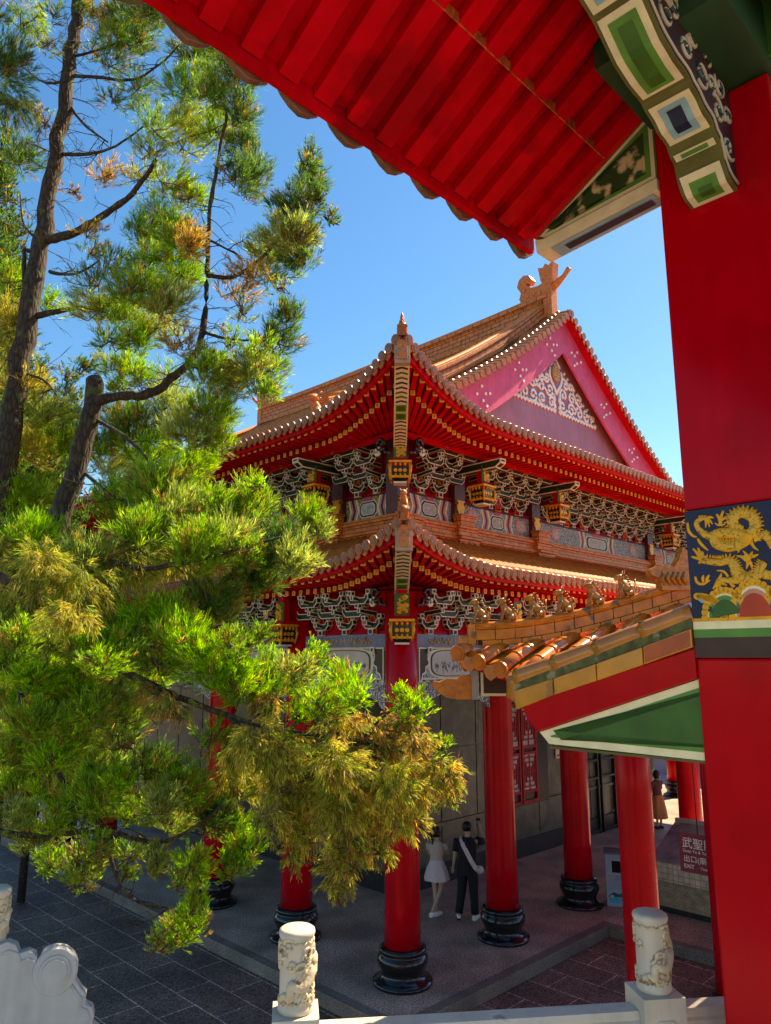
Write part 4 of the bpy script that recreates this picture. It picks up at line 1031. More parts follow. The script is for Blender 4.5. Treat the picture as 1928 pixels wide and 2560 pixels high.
# the upper roof: soffit boards, flat rafters, eave board and tile edge
mb = MB(T=G)
def sof(v): return 2.58 + (.86 - v) * .56 if v > 0 else 2.58 + .86 * .56 - v * .62
U0, U1 = -5.2, .13
mb.add([(U0, .86, sof(.86) + .07), (U1, .86, sof(.86) + .07), (U1, -2.2, sof(-2.2) + .07), (U0, -2.2, sof(-2.2) + .07),
        (U0, .90, sof(.86) + .16), (U1, .90, sof(.86) + .16), (U1, -2.2, sof(-2.2) + .3), (U0, -2.2, sof(-2.2) + .3)],
       [(0, 3, 2, 1), (4, 5, 6, 7), (0, 1, 5, 4), (1, 2, 6, 5), (2, 3, 7, 6), (3, 0, 4, 7)], 0)
gr = mb.build('roof', [REDS], GATE)
u = -.03; k = 0
while u > U0 + .2:
    mb = MB(T=G)
    z = .005
    mb.add([(u - .105, .85, sof(.85) + z), (u, .85, sof(.85) + z), (u, 0, sof(0) + z), (u - .105, 0, sof(0) + z), (u - .105, -1.9, sof(-1.9) + z), (u, -1.9, sof(-1.9) + z),
            (u - .105, .85, sof(.85) + .08), (u, .85, sof(.85) + .08), (u, 0, sof(0) + .08), (u - .105, 0, sof(0) + .08), (u - .105, -1.9, sof(-1.9) + .08), (u, -1.9, sof(-1.9) + .08)],
           [(0, 1, 2, 3), (3, 2, 5, 4), (0, 3, 9, 6), (3, 4, 10, 9), (1, 7, 8, 2), (2, 8, 11, 5), (0, 6, 7, 1), (4, 5, 11, 10)], 0)
    mb.build('rafter', [REDS], GATE)
    u -= .205; k += 1
mb = MB(T=G); mb.box(U0, .06, .86, .90, 2.55, 2.68, 0); mb.box(U0, -.02, .30, .306, sof(.30) + .001, sof(.30) + .06, 1); mb.build('eave_board', [REDS, mat('worn_joint', (.40, .07, .02), .6, .7, 30.)], GATE)
mb = MB(T=G); u = .0
TEAVE = mat('dark_eave_tile', (.15, .06, .035), .3, .4, 9., bmp=.3, bscale=20., coat=.2, spots=((.10, .10, .05), 6., .6))
while u > U0:
    sh = [(-.14, .06), (.14, .06), (.14, -.05), (.11, -.09), (.06, -.125), (0, -.145), (-.06, -.125), (-.11, -.09), (-.14, -.05)]
    mb.prism([(u + x, 2.66 + y) for x, y in sh], lambda x, y, q: (x, .905 + q, y), 0, .035, 0)
    mb.halfpipe([Vector((u - .15, .3, 3.05)), Vector((u - .15, .95, 2.70))], .075, (1, 0, 0), 0); mb.disc((u - .15, .95, 2.715), (0, 1, -.3), .08, .03, 0, 12)
    u -= .30
mb.build('eave_tile_row', [TEAVE], gr, bevel=.006)
# the lower side roof: gable verge with big glazed tile roll, brick course, red board and green triangle
mb, F = tri_panel([(-.4, -.49), (.87, -.475), (.93, -.415), (-.4, .03)], .02, .10, [(.0, 1), (.038, 2), (.075, 3)], 'gable', None, GATE)
mb.box(.024, .10, .0, .87, -.50, -.487, 4)
gt = mb.build('side_gable', [CREAM2, CREAM2, MGREEN, NGREEN, OLIVE], GATE)
def sl(v): return .245 - .335 * v + .02 * v * v
mb = MB(T=G)
b0 = [(0, -.10), (.93, -.412), (1.0, -.33), (1.03, -.27), (0, .045)]
mb.prism(b0, lambda x, y, q: (q, x, y), -.01, .09, 0); mb.build('verge_board', [PILR], gt, bevel=.006)
GT1 = mat('gold_glazed_tile', (.50, .19, .015), .22, .25, 5., bmp=.08, bscale=9., coat=.3, spots=((.30, .12, .03), 8., .62))
GT2 = mat('brown_glazed_tile', (.46, .16, .025), .13, .3, 4., bmp=.08, bscale=9., coat=.35, spots=((.18, .09, .04), 5., .62))
MOSS = mat('mossy_mortar', (.10, .10, .035), .9, .4, 14., bmp=.6, bscale=40., spots=((.24, .22, .11), 9., .6))
mb = MB(T=G); edges = [0, .26, .53, .80, 1.06]
for i in range(4):
    a, b = edges[i] + .003, edges[i + 1] - .003
    mb.prism([(a, sl(a) - .195), (b, sl(b) - .195 + (-.015 if i == 3 else 0)), (b + (.0 if i < 3 else .012), sl(b) - .105), (a, sl(a) - .105)], lambda x, y, q: (q, x, y), -.028, .06, 0 if i else 2)
mb.build('verge_brick', [GT1, MOSS, mat('red_brown_tile', (.34, .06, .02), .3, .3, 6., coat=.3)], gt, bevel=.006)
mb = MB(T=G); mb.prism([(0, sl(0) - .108), (1.07, sl(1.07) - .108), (1.08, sl(1.08) - .045), (0, sl(0) - .045)], lambda x, y, q: (q, x, y), -.02, .06, 0); mb.build('mortar_bed', [MOSS], gt)
mb = MB(T=G)
for i in range(4):
    a, b = edges[i] + .002, edges[i + 1] + .01; n = 6
    mb.tube([(.035, a + (b - a) * k / n, sl(a + (b - a) * k / n) - .03) for k in range(n + 1)], [.062 + (.004 if k == n else 0) - .003 * (1 - k / n) for k in range(n + 1)], 20, 0)
mb.tube([(.035, 1.07, sl(1.07) - .03), (.035, 1.085, sl(1.085) - .05), (.035, 1.10, sl(1.1) - .13), (.035, 1.09, sl(1.09) - .19)], [.066, .062, .055, .03], 14, 0)
mb.build('verge_tile_roll', [GT2], gt)
mb = MB(T=G)
mb.grid(6, 1, lambda i, j: (.05 + j * 2.4, i * 1.05, sl(i * 1.05) - .075), 0)
for k in range(8):
    x = .26 + k * .27; mb.halfpipe([Vector((x, i * 1.06 / 6, sl(i * 1.06 / 6) - .07)) for i in range(7)], .05, (1, 0, 0), 0)
mb.build('side_roof', [GT2], gt)
mb = MB(T=G); mb.box(.12, 2.4, -.1, .0, -1., .12, 0); mb.box(.12, 2.4, -.3, -.1, .1, .16, 0); mb.box(2.1, 2.4, -.45, -.15, -2.58, .1, 0); mb.build('lintel', [REDM], GATE)
# ---------------------------------------------------------------- covered walkway with the hip ridge and its beasts
TP = Vector((.79, 8.5, 0))
WALK = empty('covered_walkway', TP, PI / 4)
tag(WALK, 'low orange-tiled walkway roof with small beasts along its hip ridge, on plain red columns', 'covered walkway')
OT = mat('walkway_tile', (.64, .16, .012), .24, .3, 5., bmp=.1, bscale=20., coat=.4, spots=((.22, .10, .04), 9., .63))
OB = mat('walkway_ridge_block', (.70, .20, .015), .35, .3, 7., bmp=.25, bscale=14., coat=.2, spots=((.20, .10, .03), 6., .6))
OB2 = mat('walkway_joint', (.07, .035, .015), .8, .3, 9.)
def wl(t): return .28 * max(0, 1 - t / 1.3) ** 1.8
def ws(x): return .23 * x + .05 * x * x + .16 * (1 - math.exp(-2 * x))
E0 = 4.80
def sA(u, v):       # slope facing -u: u = distance in, -v = distance along the eave from the tip
    return Vector((u, v, E0 + wl(-v) * max(0, 1 - u / 1.4) + ws(u)))
def sB(u, v): return Vector((u, v, E0 + wl(u) * max(0, 1 + v / 1.4) + ws(-v)))
mb = MB(); LEN = 2.6
n = 12
for i in range(n):
    t0, t1 = LEN * i / n, LEN * (i + 1) / n
    for k in range(5):
        def q(t, f): return sA(t * f, -t) , sB(t, -t * f)
        for h in (0, 1):
            mb.add([q(t0, k / 5)[h], q(t1, k / 5)[h], q(t1, (k + 1) / 5)[h], q(t0, (k + 1) / 5)[h]], [(0, 1, 2, 3)], 0)
j = 0; t = .10
rowsA = []
while t < LEN:
    for h, fn, sd in ((0, lambda x: sA(x, -t), (0, 1, 0)), (1, lambda x: sB(t, -x), (1, 0, 0))):
        nseg = max(2, int(t / .22)); P = [fn(t * k / nseg) + Vector((0, 0, .02)) for k in range(nseg + 1)]
        d0 = (P[0] - P[1]).normalized(); P[0] = P[0] + d0 * .07
        mb.halfpipe(P, .082, sd, 0, n=8)
        for k in range(1, nseg): mb.halfpipe([P[k], P[k] + (P[k] - P[k + 1]).normalized() * .03], .089, sd, 0, n=8)
        nrm = Vector((-1, 0, -.15)) if h == 0 else Vector((0, 1, -.15))
        mb.disc(P[0] + Vector((0, 0, .008)), nrm, .09, .022, 0, 14); mb.disc(P[0] + Vector((0, 0, .008)) + nrm * .022, nrm, .06, .006, 0, 12)
        c = fn(0) + d0 * .05
        tt = t + .142
        c2 = (sA(0, -tt) if h == 0 else sB(tt, 0)) + d0 * .05
        sh = [(-.085, .03), (.085, .03), (.09, -.03), (.055, -.10), (0, -.135), (-.055, -.10), (-.09, -.03)]
        mb.prism(sh, (lambda x, y, qq: c2 + Vector((-qq, x, y))) if h == 0 else (lambda x, y, qq: c2 + Vector((x, qq, y))), 0, .022, 0)
    t += .285
wr = mb.build('roof', [OT], WALK)
# hip ridge of glazed blocks
def hp(t): return Vector((t, -t, E0 + wl(t) * max(0, 1 - t / 1.4) + ws(t) + .05))
mb = MB(); sdv = Vector((.7071, .7071, 0)); t = .16; k = 0
def blk(t0, t1, z0, z1, th, m, tb=None):
    tb = th if tb is None else tb
    a, b = hp(t0), hp(t1); vs = []
    for p in (a, b):
        for s, z, w in ((-1, z0, th), (1, z0, th), (1, z1, tb), (-1, z1, tb)): vs.append(p + sdv * s * w / 2 + Vector((0, 0, z)))
    mb.add(vs, [(0, 1, 2, 3), (7, 6, 5, 4), (0, 4, 5, 1), (1, 5, 6, 2), (2, 6, 7, 3), (3, 7, 4, 0)], m)
while t < LEN - .12:
    blk(t, t + .152, .062, .175, .125, 0, .10); blk(t + .05, t + .05 + .152, .0, .058, .15, 0); blk(t, t + .156, .179, .215, .10, 0, .13); t += .158; k += 1
for k in range(16): blk(.17 + (LEN - .17) * k / 16, .17 + (LEN - .17) * (k + 1) / 16, .0, .20, .085, 1)
blk(.10, .155, .02, .24, .15, 0); blk(.02, .16, .02, .10, .12, 0)
rid = mb.build('ridge', [OB, OB2], wr, bevel=.007)
mb = MB(); mb.tube([hp(.12) + Vector((0, 0, .222))] + [hp(.12 + (LEN - .12) * i / 14) + Vector((0, 0, .222)) for i in range(1, 15)], .045, 8, 0); mb.build('ridge_cap', [OB], rid)
BEAST = mat('glazed_beast', (.42, .17, .025), .25, .35, 18., bmp=.3, bscale=30., coat=.3)
for i, t in enumerate((.20, .42, .65, .88, 1.13, 1.38)):
    b = beast('ridge_beast', rid, hp(t) + Vector((0, 0, .25)), .25, 3 * PI / 4 + (.0 if i else PI * .0), BEAST, i)
# dragon-head block at the top of the row
mb = MB(); P = hp(1.74) + Vector((0, 0, .19)); f = Vector((-.7071, .7071, 0)); Pz = Vector((0, 0, 1))
hd = [(-.20, 0), (.12, 0), (.13, .14), (.22, .17), (.24, .24), (.16, .28), (.08, .26), (.04, .30), (-.04, .27), (-.10, .36), (-.16, .50), (-.22, .44), (-.24, .2)]
mb.prism(hd, lambda x, y, q: P + f * x + Pz * y + sdv * q, -.09, .09, 0)
for k in range(5): mb.tube([P + f * (-.16 + .06 * k) + sdv * -.09 + Pz * .06, P + f * (-.12 + .06 * k) + sdv * -.115 + Pz * .14, P + f * (-.14 + .06 * k) + sdv * -.09 + Pz * .2], [.02, .025, .01], 6, 0)
mb.disc(P + f * .08 - sdv * .09 + Pz * .21, -sdv, .03, .02, 0, 10)
mb.build('dragon_head', [BEAST], rid, bevel=.01)
# under the eave: red board, framed beam end with an orange cloud corbel, columns
mb = MB()
A = [(.10 + LEN * i / 12) for i in range(13)]
for a, b in zip(A[:-1], A[1:]):
    for fn, off in ((lambda t: sA(0, -t), Vector((.05, 0, -.03))), (lambda t: sB(t, 0), Vector((0, -.05, -.03)))):
        p, q = fn(a) + off, fn(b) + off
        mb.add([p, q, q - Pz * .10, p - Pz * .10], [(0, 1, 2, 3)], 0)
mb.add([sA(.03, -.12) - Pz * .13, sA(.03, -LEN) - Pz * .13, Vector((2.4, -2.45, 5.0)), Vector((.5, -.45, 5.0))], [(0, 1, 2, 3)], 0)
mb.add([sB(.12, -.03) - Pz * .13, sB(LEN, -.03) - Pz * .13, Vector((2.45, -2.4, 5.0)), Vector((.5, -.45, 5.0))], [(0, 1, 2, 3)], 0)
mb.build('eave_board', [REDM], WALK)
mb = MB(); X = lambda x, y, z: (TP.x and 0)
# framed beam end seen square-on (faces -Y of the world): build in axes e=(1,-1)/r2 right, n=(-1,-1)/r2 towards the viewer
er = Vector((.7071, -.7071, 0)); en = Vector((-.7071, -.7071, 0)); B0 = Vector((.42, -.30, 0)) 
mb.obox(B0 + Vector((0, 0, 4.73)) + er * .0, er * .235, en * .10, Vector((0, 0, .15)), 0, outline=True)
mb.build('beam_end', [BROWN, CREAM2], WALK, outline=(.028, 1))
mb = MB(); mb.obox(B0 + Vector((0, 0, 4.70)) - er * .30, er * .035, en * .09, Vector((0, 0, .16)), 0)
sh = [(0, .10), (-.10, .11), (-.16, .06), (-.26, .07), (-.36, .03), (-.42, .04), (-.45, -.01), (-.40, -.05), (-.36, -.09), (-.28, -.14), (-.16, -.16), (0, -.16)]
mb.prism(sh, lambda x, y, q: B0 - er * .335 + er * x + en * q + Vector((0, 0, 4.70 + y)), -.05, .05, 1)
for x, y, r in ((-.08, .02, .06), (-.2, -.02, .06), (-.32, -.01, .045), (-.12, -.09, .045)): P2 = spiral(x, y, r, 1.2, 0, 1, 14, .2); mb.tube([B0 - er * .335 + er * px + en * .052 + Vector((0, 0, 4.70 + py)) for px, py in P2], .010, 5, 1)
mb.build('cloud_corbel', [mat('stone_plate', (.40, .37, .33), .6), OB], WALK, bevel=.006)
def wloc(x, y): d = Vector((x, y, 0)) - TP; return d.dot(U), d.dot(W_)
for (x, y, r) in ((3.02, 9.5, .21), (4.9, 11.6, .2), (6.2, 10.4, .22), (5.6, 13.0, .2)):
    u, v = wloc(x, y); column(u, v, 5.1, r, WALK, -.2, True, r / .285)
u0, v0 = wloc(3.02, 9.5)
mb = MB(); mb.box(u0 - .1, u0 + .1, v0 - 5, v0 + .2, 4.86, 5.1, 0); mb.box(u0 - .1, u0 + 5, v0 - .1, v0 + .1, 4.863, 5.097, 0)
mb.beam((.5, -.5, 4.86), (u0, v0, 4.86), .14, .2, 0); mb.box(.9, 5.4, -6.2, -.9, 5.12, 5.16, 0)
mb.build('beam', [REDM], WALK)
mb = MB(T=lambda a, b, c: Vector(hw(a, b, c)) - TP)
W2 = lambda p: (Vector((Vector(p).dot(U), Vector(p).dot(W_), p[2])))
mb.T = lambda a, b, c: W2(Vector(hw(a, b, c)) - TP)
mb.box(3.1, 11, -6.5, -.62, 4.95, 5.05, 0); mb.add([(2.9, -6.7, 5.05), (11, -6.7, 5.05), (11, -.6, 5.05), (2.9, -.6, 5.05), (2.9, -4, 5.5), (11, -4, 5.5)], [(0, 1, 5, 4), (3, 4, 5, 2), (0, 4, 3), (1, 2, 5)], 1)
mb.build('added_shade_roof', [REDM, OT], WALK)  # unseen link roof, added and sized to keep sun off the court
# ---------------------------------------------------------------- marble balustrade in front of the viewer
STONE = mat('white_marble', (.62, .55, .44), .55, .12, 5., bmp=.15, bscale=40., spots=((.34, .31, .25), 5., .64), streak=.25)
STONE2 = mat('carved_marble', (.62, .50, .33), .55, .2, 14., bmp=.4, bscale=40., spots=((.30, .22, .13), 14., .56))
def carved_post(parent, x, y, zt, rot=0., seed=0):
    """round shaft with a coiling dragon and clouds in relief on a square panelled block"""
    rg = random.Random(seed)
    mb = MB(); mb.lathe((x, y, zt - .36), [(.080, 0), (.086, .012), (.084, .03), (.078, .04), (.078, .318), (.083, .325), (.087, .34), (.084, .352), (.072, .36), (.02, .361)], 36, 0)
    o = mb.build('carved_post', [STONE], parent)
    mb = MB()
    def cyl(t, h, r=.080): return Vector((x + r * math.cos(t), y + r * math.sin(t), zt - .36 + h))
    body = [cyl(-2.6 + 4.6 * i / 40 + .25 * math.sin(i * .45), .055 + .25 * i / 40 + .018 * math.sin(i * .8), .080) for i in range(41)]
    mb.tube(body, [.011 + .013 * math.sin(PI * min(1, .1 + i / 40)) for i in range(41)], 8, 0)
    for i in range(3, 40, 1): mb.tube([body[i] + Vector((0, 0, .012)), body[i] + Vector((0, 0, .024)) + (body[i] - Vector((x, y, body[i].z))).normalized() * .005], [.0055, .0015], 5, 0)
    for i in (10, 24):
        for k in range(4): mb.tube([body[i], cyl(-2.6 + 4.6 * i / 40 + .12 + .12 * k, .055 + .25 * i / 40 + .05 + .012 * k, .084), cyl(-2.6 + 4.6 * i / 40 + .14 + .17 * k, .055 + .25 * i / 40 + .095, .083)], [.008, .006, .002], 6, 0)
    for k in range(34):
        t0, h0, r0 = rg.uniform(-PI, PI), rg.uniform(.06, .30), rg.uniform(.020, .036)
        P = spiral(0, 0, 1, 1.15, rg.uniform(0, 6), rg.choice((-1, 1)), 14, .2)
        mb.tube([cyl(t0 + px * r0 / .08, h0 + py * r0, .0795) for px, py in P], [.0095] * 15, 6, 0)
    for k in range(12): t0 = k * PI / 6; mb.tube([cyl(t0 - .2, .045), cyl(t0 - .1, .062 + .01 * (k % 2)), cyl(t0 + .1, .05), cyl(t0 + .2, .06)], .007, 6, 0)
    for k in range(12): t0 = k * PI / 6; mb.tube([cyl(t0 - .2, .312), cyl(t0, .302), cyl(t0 + .2, .312)], .005, 6, 0)
    mb.build('post_relief', [STONE2], o)
    mb = MB(T=lambda a, b, c: (x + a * math.cos(rot) - b * math.sin(rot), y + a * math.sin(rot) + b * math.cos(rot), c))
    mb.box(-.108, .108, -.108, .108, 2.42, zt - .36, 0)
    for s in (0, 1, 2, 3):
        c_, s_ = math.cos(s * PI / 2), math.sin(s * PI / 2)
        R = lambda a, b: (a * c_ - b * s_, a * s_ + b * c_)
        oc = octo(0, zt - .66, .066, .20, .03)
        for d, m in ((.0, 0),):
            P = [Vector((*R(px, -.109), py)) for px, py in oc]; mb.tube(P + [P[0]], .007, 6, 0)
            P = [Vector((*R(px * .62, -.109), (py - (zt - .66)) * .86 + zt - .66)) for px, py in oc]; mb.tube(P + [P[0]], .006, 6, 0)
    mb.build('post_block', [STONE], o, bevel=.004)
    return o
BAL = empty('stone_balustrade', (0, 0, 0)); tag(BAL, 'white marble balustrade with round dragon-carved posts across the bottom of the view', 'balustrade')
ZT = 3.73
PL, PR = Vector((-.424, 3.88, 0)), Vector((1.345, 4.10, 0))
rotb = math.atan2(PR.y - PL.y, PR.x - PL.x)
carved_post(BAL, PL.x, PL.y, ZT, rotb, 1); carved_post(BAL, PR.x, PR.y, ZT, rotb, 2)
carved_post(BAL, PL.x - 1.77, PL.y + .62, ZT, rotb - .3, 3)
def rail(p, q):
    d = (q - p).normalized(); sd = Vector((-d.y, d.x, 0)); mb = MB()
    prof = [(-.062, 3.19), (-.070, 3.21), (-.070, 3.25), (-.055, 3.262), (-.058, 3.275), (-.05, 3.30), (.05, 3.30), (.058, 3.275), (.055, 3.262), (.070, 3.25), (.070, 3.21), (.062, 3.19)]
    mb.prism(prof, lambda x, y, t: (p.x + d.x * t + sd.x * x, p.y + d.y * t + sd.y * x, y), .11, (q - p).length - .11, 0)
    o = mb.build('rail', [STONE], BAL)
    mb = MB(); Lh = (q - p).length
    mb.prism([(.11, 2.5), (Lh - .11, 2.5), (Lh - .11, 3.02), (.11, 3.02)], lambda x, y, t: (p.x + d.x * x + sd.x * t, p.y + d.y * x + sd.y * t, y), -.04, .04, 0)
    for e, s in ((.11, 1), (Lh - .11, -1)):
        for x0, z0, r in ((.05, 3.12, .06), (.13, 3.14, .045), (.20, 3.16, .03)):
            P = spiral(e + s * x0, z0, r, 1.2, 0 if s > 0 else PI, -s, 14, .2)
            mb.tube([(p.x + d.x * px, p.y + d.y * px, py) for px, py in P], [.035] * 15, 8, 0)
    for k in range(1, 4):
        x0 = Lh * k / 4; mb.tube([(p.x + d.x * x0, p.y + d.y * x0, z) for z in (3.0, 3.05, 3.1, 3.15, 3.2)], [.05, .07, .045, .06, .07], 10, 0)
    mb.build('panel', [STONE], BAL, bevel=0)
rail(PL, PR); rail(PR, PR + (PR - PL).normalized() * 1.77); 
# ---------------------------------------------------------------- stair flank with drum stone, lower left
STA = empty('stair_flank_stone', (-2.12, 4.45, 2.42)); tag(STA, 'pale stair flank with scalloped edge and round drum medallion beside the lower left carved post', 'drum stone')
mb = MB(); O = Vector((-2.12, 4.45, 0)); ed = Vector((.96, .28, 0)); nd = Vector((.28, -.96, 0))
def SF(x, y, q): v = ed * x + nd * q; return (v.x, v.y, y - 2.42)
out = [(0, 2.30), (0, 3.46), (.045, 3.475), (.09, 3.455), (.11, 3.41), (.15, 3.42), (.19, 3.40), (.205, 3.36)]
out += [(.29 + .125 * math.cos(t), 3.30 + .125 * math.sin(t)) for t in [2.1 - 2.5 * i / 12 for i in range(13)]]
out += [(.44, 3.20), (.47, 3.17), (.465, 3.12), (.505, 3.10), (.52, 3.05), (.51, 3.02), (.555, 2.98), (.575, 2.92), (.56, 2.86), (.52, 2.82), (.58, 2.78), (.75, 2.66), (.75, 2.3)]
mb.prism(out, SF, -.035, .035, 0)
SHADEM = mat('shaded_marble', (.40, .42, .42), .6, .14, 5., bmp=.15, bscale=40., streak=.25)  # pale marble with shade put into its colour, greyed and cooled
mb.build('flank_slab', [SHADEM], STA, bevel=.008)
mb = MB()
for r, h in ((.118, .022), (.088, .035), (.070, .047)):
    n = 32; vs = [SF(.30 + r * math.cos(2 * PI * k / n), 3.30 + r * 1.05 * math.sin(2 * PI * k / n), .033) for k in range(n)] + [SF(.30 + (r - .006) * math.cos(2 * PI * k / n), 3.30 + (r - .006) * 1.05 * math.sin(2 * PI * k / n), .033 + h * .6) for k in range(n)]
    mb.add(vs, [tuple(range(n)), tuple(range(n, 2 * n))] + [(k, (k + 1) % n, n + (k + 1) % n, n + k) for k in range(n)], 0)
P = spiral(.50, 2.90, .07, 1.4, 1.2, -1, 24, .15); mb.tube([SF(x, y, .035) for x, y in P], [.010] * 25, 6, 0)
P = [(x, y) for x, y in out[1:-1]]; c = Vector((.22, 2.95)); mb.tube([SF(x + (c.x - x) * .09, y + (c.y - y) * .09, .035) for x, y in P], [.009] * len(P), 6, 0)
mb.build('drum_relief', [SHADEM], STA)
mb = MB(); mb.prism([(-.02, 2.98), (.0, 3.0), (.62, 2.72), (.95, 2.52), (.95, -.2 + 2.42 - 2.2), (-.02, .2)], SF, -.065, .065, 0)
mb.build('flank_base', [SHADEM], STA, bevel=.006)
# ---------------------------------------------------------------- things about the walkway: kiosk, basin, sign
def world_at_uv(u, v): return hw(u, v)
KI = empty('information_kiosk', (4.80, 16.5, 0.0), -.25); tag(KI, 'grey box kiosk with dark screen and blue lake picture behind the third red column', 'kiosk')
mb = MB(); mb.box(-.24, .24, -.2, .28, .03, 1.02, 0); mb.box(-.22, .22, -.18, .26, 0, .03, 1); mb.box(-.26, .26, -.22, .30, 1.02, 1.05, 1); mb.build('cabinet', [mat('grey_cabinet', (.24, .27, .31), .35, .1), mat('cabinet_dark', (.07, .075, .08), .4)], KI, bevel=.006)
mb = MB(); mb.box(-.11, .12, -.208, -.2, .68, .90, 0); mb.build('screen', [mat('kiosk_screen', (.008, .008, .01), .12)], KI)
mb = MB(); mb.box(-.235, .235, -.205, -.2, .08, .36, 0); mb.box(-.2, .2, -.209, -.205, .10, .22, 1)
mb.prism([(-.2, .24), (-.1, .31), (.0, .27), (.1, .32), (.2, .25), (.2, .2), (-.2, .2)], lambda x, y, q: (x, -.205 - q, y), 0, .003, 2); mb.box(-.17, -.1, -.211, -.209, .2, .25, 3)
mb.build('lake_picture', [mat('picture_sky', (.25, .33, .4), .4), mat('lake_blue', (.02, .30, .42), .35, .2), mat('picture_hill', (.03, .06, .09), .4), mat('picture_boat', (.5, .35, .3), .4)], KI)
mb = MB()
for k in range(3): mb.box(-.06, .06, -.203, -.2, .60 - .03 * k, .608 - .03 * k, 0)
mb.build('caption', [mat('caption_dark', (.06, .07, .08), .5)], KI)
BA = empty('tiled_basin', (5.45, 16.2, -.0), PI / 4); tag(BA, 'cream-tiled wash basin with dark marble slab top beyond the walkway column', 'basin')
CT = brickmat('cream_tile', (.62, .54, .40), (.56, .48, .35), (.25, .21, .16), .11, .11, .3, .006, off=0.)
CT2 = brickmat('buff_mosaic', (.36, .29, .18), (.42, .34, .22), (.22, .17, .11), .09, .045, .5, .004)
DMARB = mat('dark_marble', (.16, .17, .19), .18, .5, 2.2, coat=.3, spots=((.34, .34, .36), 1.8, .6))
mb = MB(); mb.box(0, 1.3, -3.2, .0, .12, .62, 0, uvs=True); mb.box(.06, 1.3, -3.2, -.02, 0, .12, 2); mb.build('basin_wall', [CT2, CT, SKIRT], BA)
mb = MB(); mb.box(-.10, .04, -3.2, .04, .62, .96, 0, uvs=True); mb.box(-.06, .06, -3.2, .04, .96, 1.0, 1); mb.build('basin_ledge', [CT, DMARB], BA)
mb = MB(); mb.add([(.0, -3.2, 1.0), (.0, .04, 1.0), (1.25, .04, 1.52), (1.25, -3.2, 1.52)], [(0, 1, 2, 3)], 0); mb.box(1.22, 1.32, -3.2, .04, .62, 1.58, 1); mb.box(.04, 1.22, -3.2, .035, .62, .99, 0); mb.build('slab_top', [DMARB, mat('slab_edge', (.30, .28, .24), .5)], BA)
# hanging direction sign, with its own lettering
SG = empty('direction_sign', (4.52, 12.2, 1.80), PI / 4)
tag(SG, 'dark red hanging sign lettered in white Chinese and English beside the walkway columns', 'sign')
SRED = mat('sign_maroon', (.20, .012, .03), .35, .08, 3.)
mb = MB(); mb.box(0, .02, -1.9, 0, 0, .56, 0); mb.build('board', [SRED], SG, bevel=.003)
SWH = mat('sign_white', (.80, .74, .74), .5, .03)
def lettering(txt, x, z, size, parent, name='lettering', off=-.003, m=None):
    cu = bpy.data.curves.new(name, 'FONT'); cu.body = txt; cu.size = size; cu.extrude = .001
    ob = bpy.data.objects.new(name, cu); COL.objects.link(ob); bpy.context.view_layer.update()
    me = bpy.data.meshes.new_from_object(ob.evaluated_get(bpy.context.evaluated_depsgraph_get())); bpy.data.objects.remove(ob); me.name = name
    me.materials.clear(); me.materials.append(m or SWH)
    o = bpy.data.objects.new(name, me); COL.objects.link(o); o.parent = parent
    o.matrix_local = Matrix(((0, 0, -1, off), (-1, 0, 0, -x), (0, 1, 0, z), (0, 0, 0, 1)))
    return o
lettering('武聖殿/辦公室', .05, .36, .165, SG); lettering('Guan Yu & Yue Fei Memorial Hall', .055, .285, .062, SG)
lettering('出口(廟門牌樓)、文武廟', .06, .155, .105, SG); lettering('EXIT', .06, .06, .078, SG); lettering('Year of Steps at Wenwu Temple', .31, .062, .062, SG)
mb = MB(); mb.tube([(.01, -.3, .56), (.01, -.3, 3.1)], .008, 6, 0); mb.tube([(.01, -1.6, .56), (.01, -1.6, 3.1)], .008, 6, 0); mb.build('hanger', [SKIRT], SG)
# sunlit far wall and columns beyond the walkway
FW = MB(T=lambda a, b, c: hw(a, b, c)); FW.box(24.6, 25, -18, 25, -.2, 4.6, 0); FW.box(24.5, 24.6, -18, 25, -.2, .5, 1)
tag(FW.build('garden_wall', [mat('cream_wall', (.62, .48, .38), .7, .1, 2.), mat('lavender_dado', (.42, .40, .48), .7, .1)]), 'long sunlit cream wall with grey dado across the far yard', 'wall')
column(18.7, 3.9, 6.1); column(18.7, 8., 6.1)
# ---------------------------------------------------------------- trees
def barkmat():
    m, nt, b = newmat('fissured_bark'); co = coords(nt)
    mp = N(nt, 'ShaderNodeMapping'); mp.inputs['Scale'].default_value = (1, 1, .28); L(nt, co, mp.inputs['Vector'])
    v = N(nt, 'ShaderNodeTexVoronoi', Scale=26.); v.feature = 'DISTANCE_TO_EDGE'; L(nt, mp.outputs[0], v.inputs['Vector'])
    n = N(nt, 'ShaderNodeTexNoise', Scale=9., Detail=6.); L(nt, co, n.inputs['Vector'])
    f = ramp(nt, v.outputs['Distance'], [(.0, (.014, .009, .006)), (.12, (.048, .030, .018)), (.5, (.085, .056, .032))])
    mo = ramp(nt, n.outputs[0], [(.58, (0, 0, 0)), (.66, (1, 1, 1))])
    L(nt, mixc(nt, mo, f, (.075, .085, .02)), b.inputs['Base Color']); b.inputs['Roughness'].default_value = .9
    bump(nt, b, v.outputs['Distance'], .9, .02); return m
BARK = barkmat()
TWIG = mat('twig_bark', (.13, .07, .035), .85, .3, 20.)
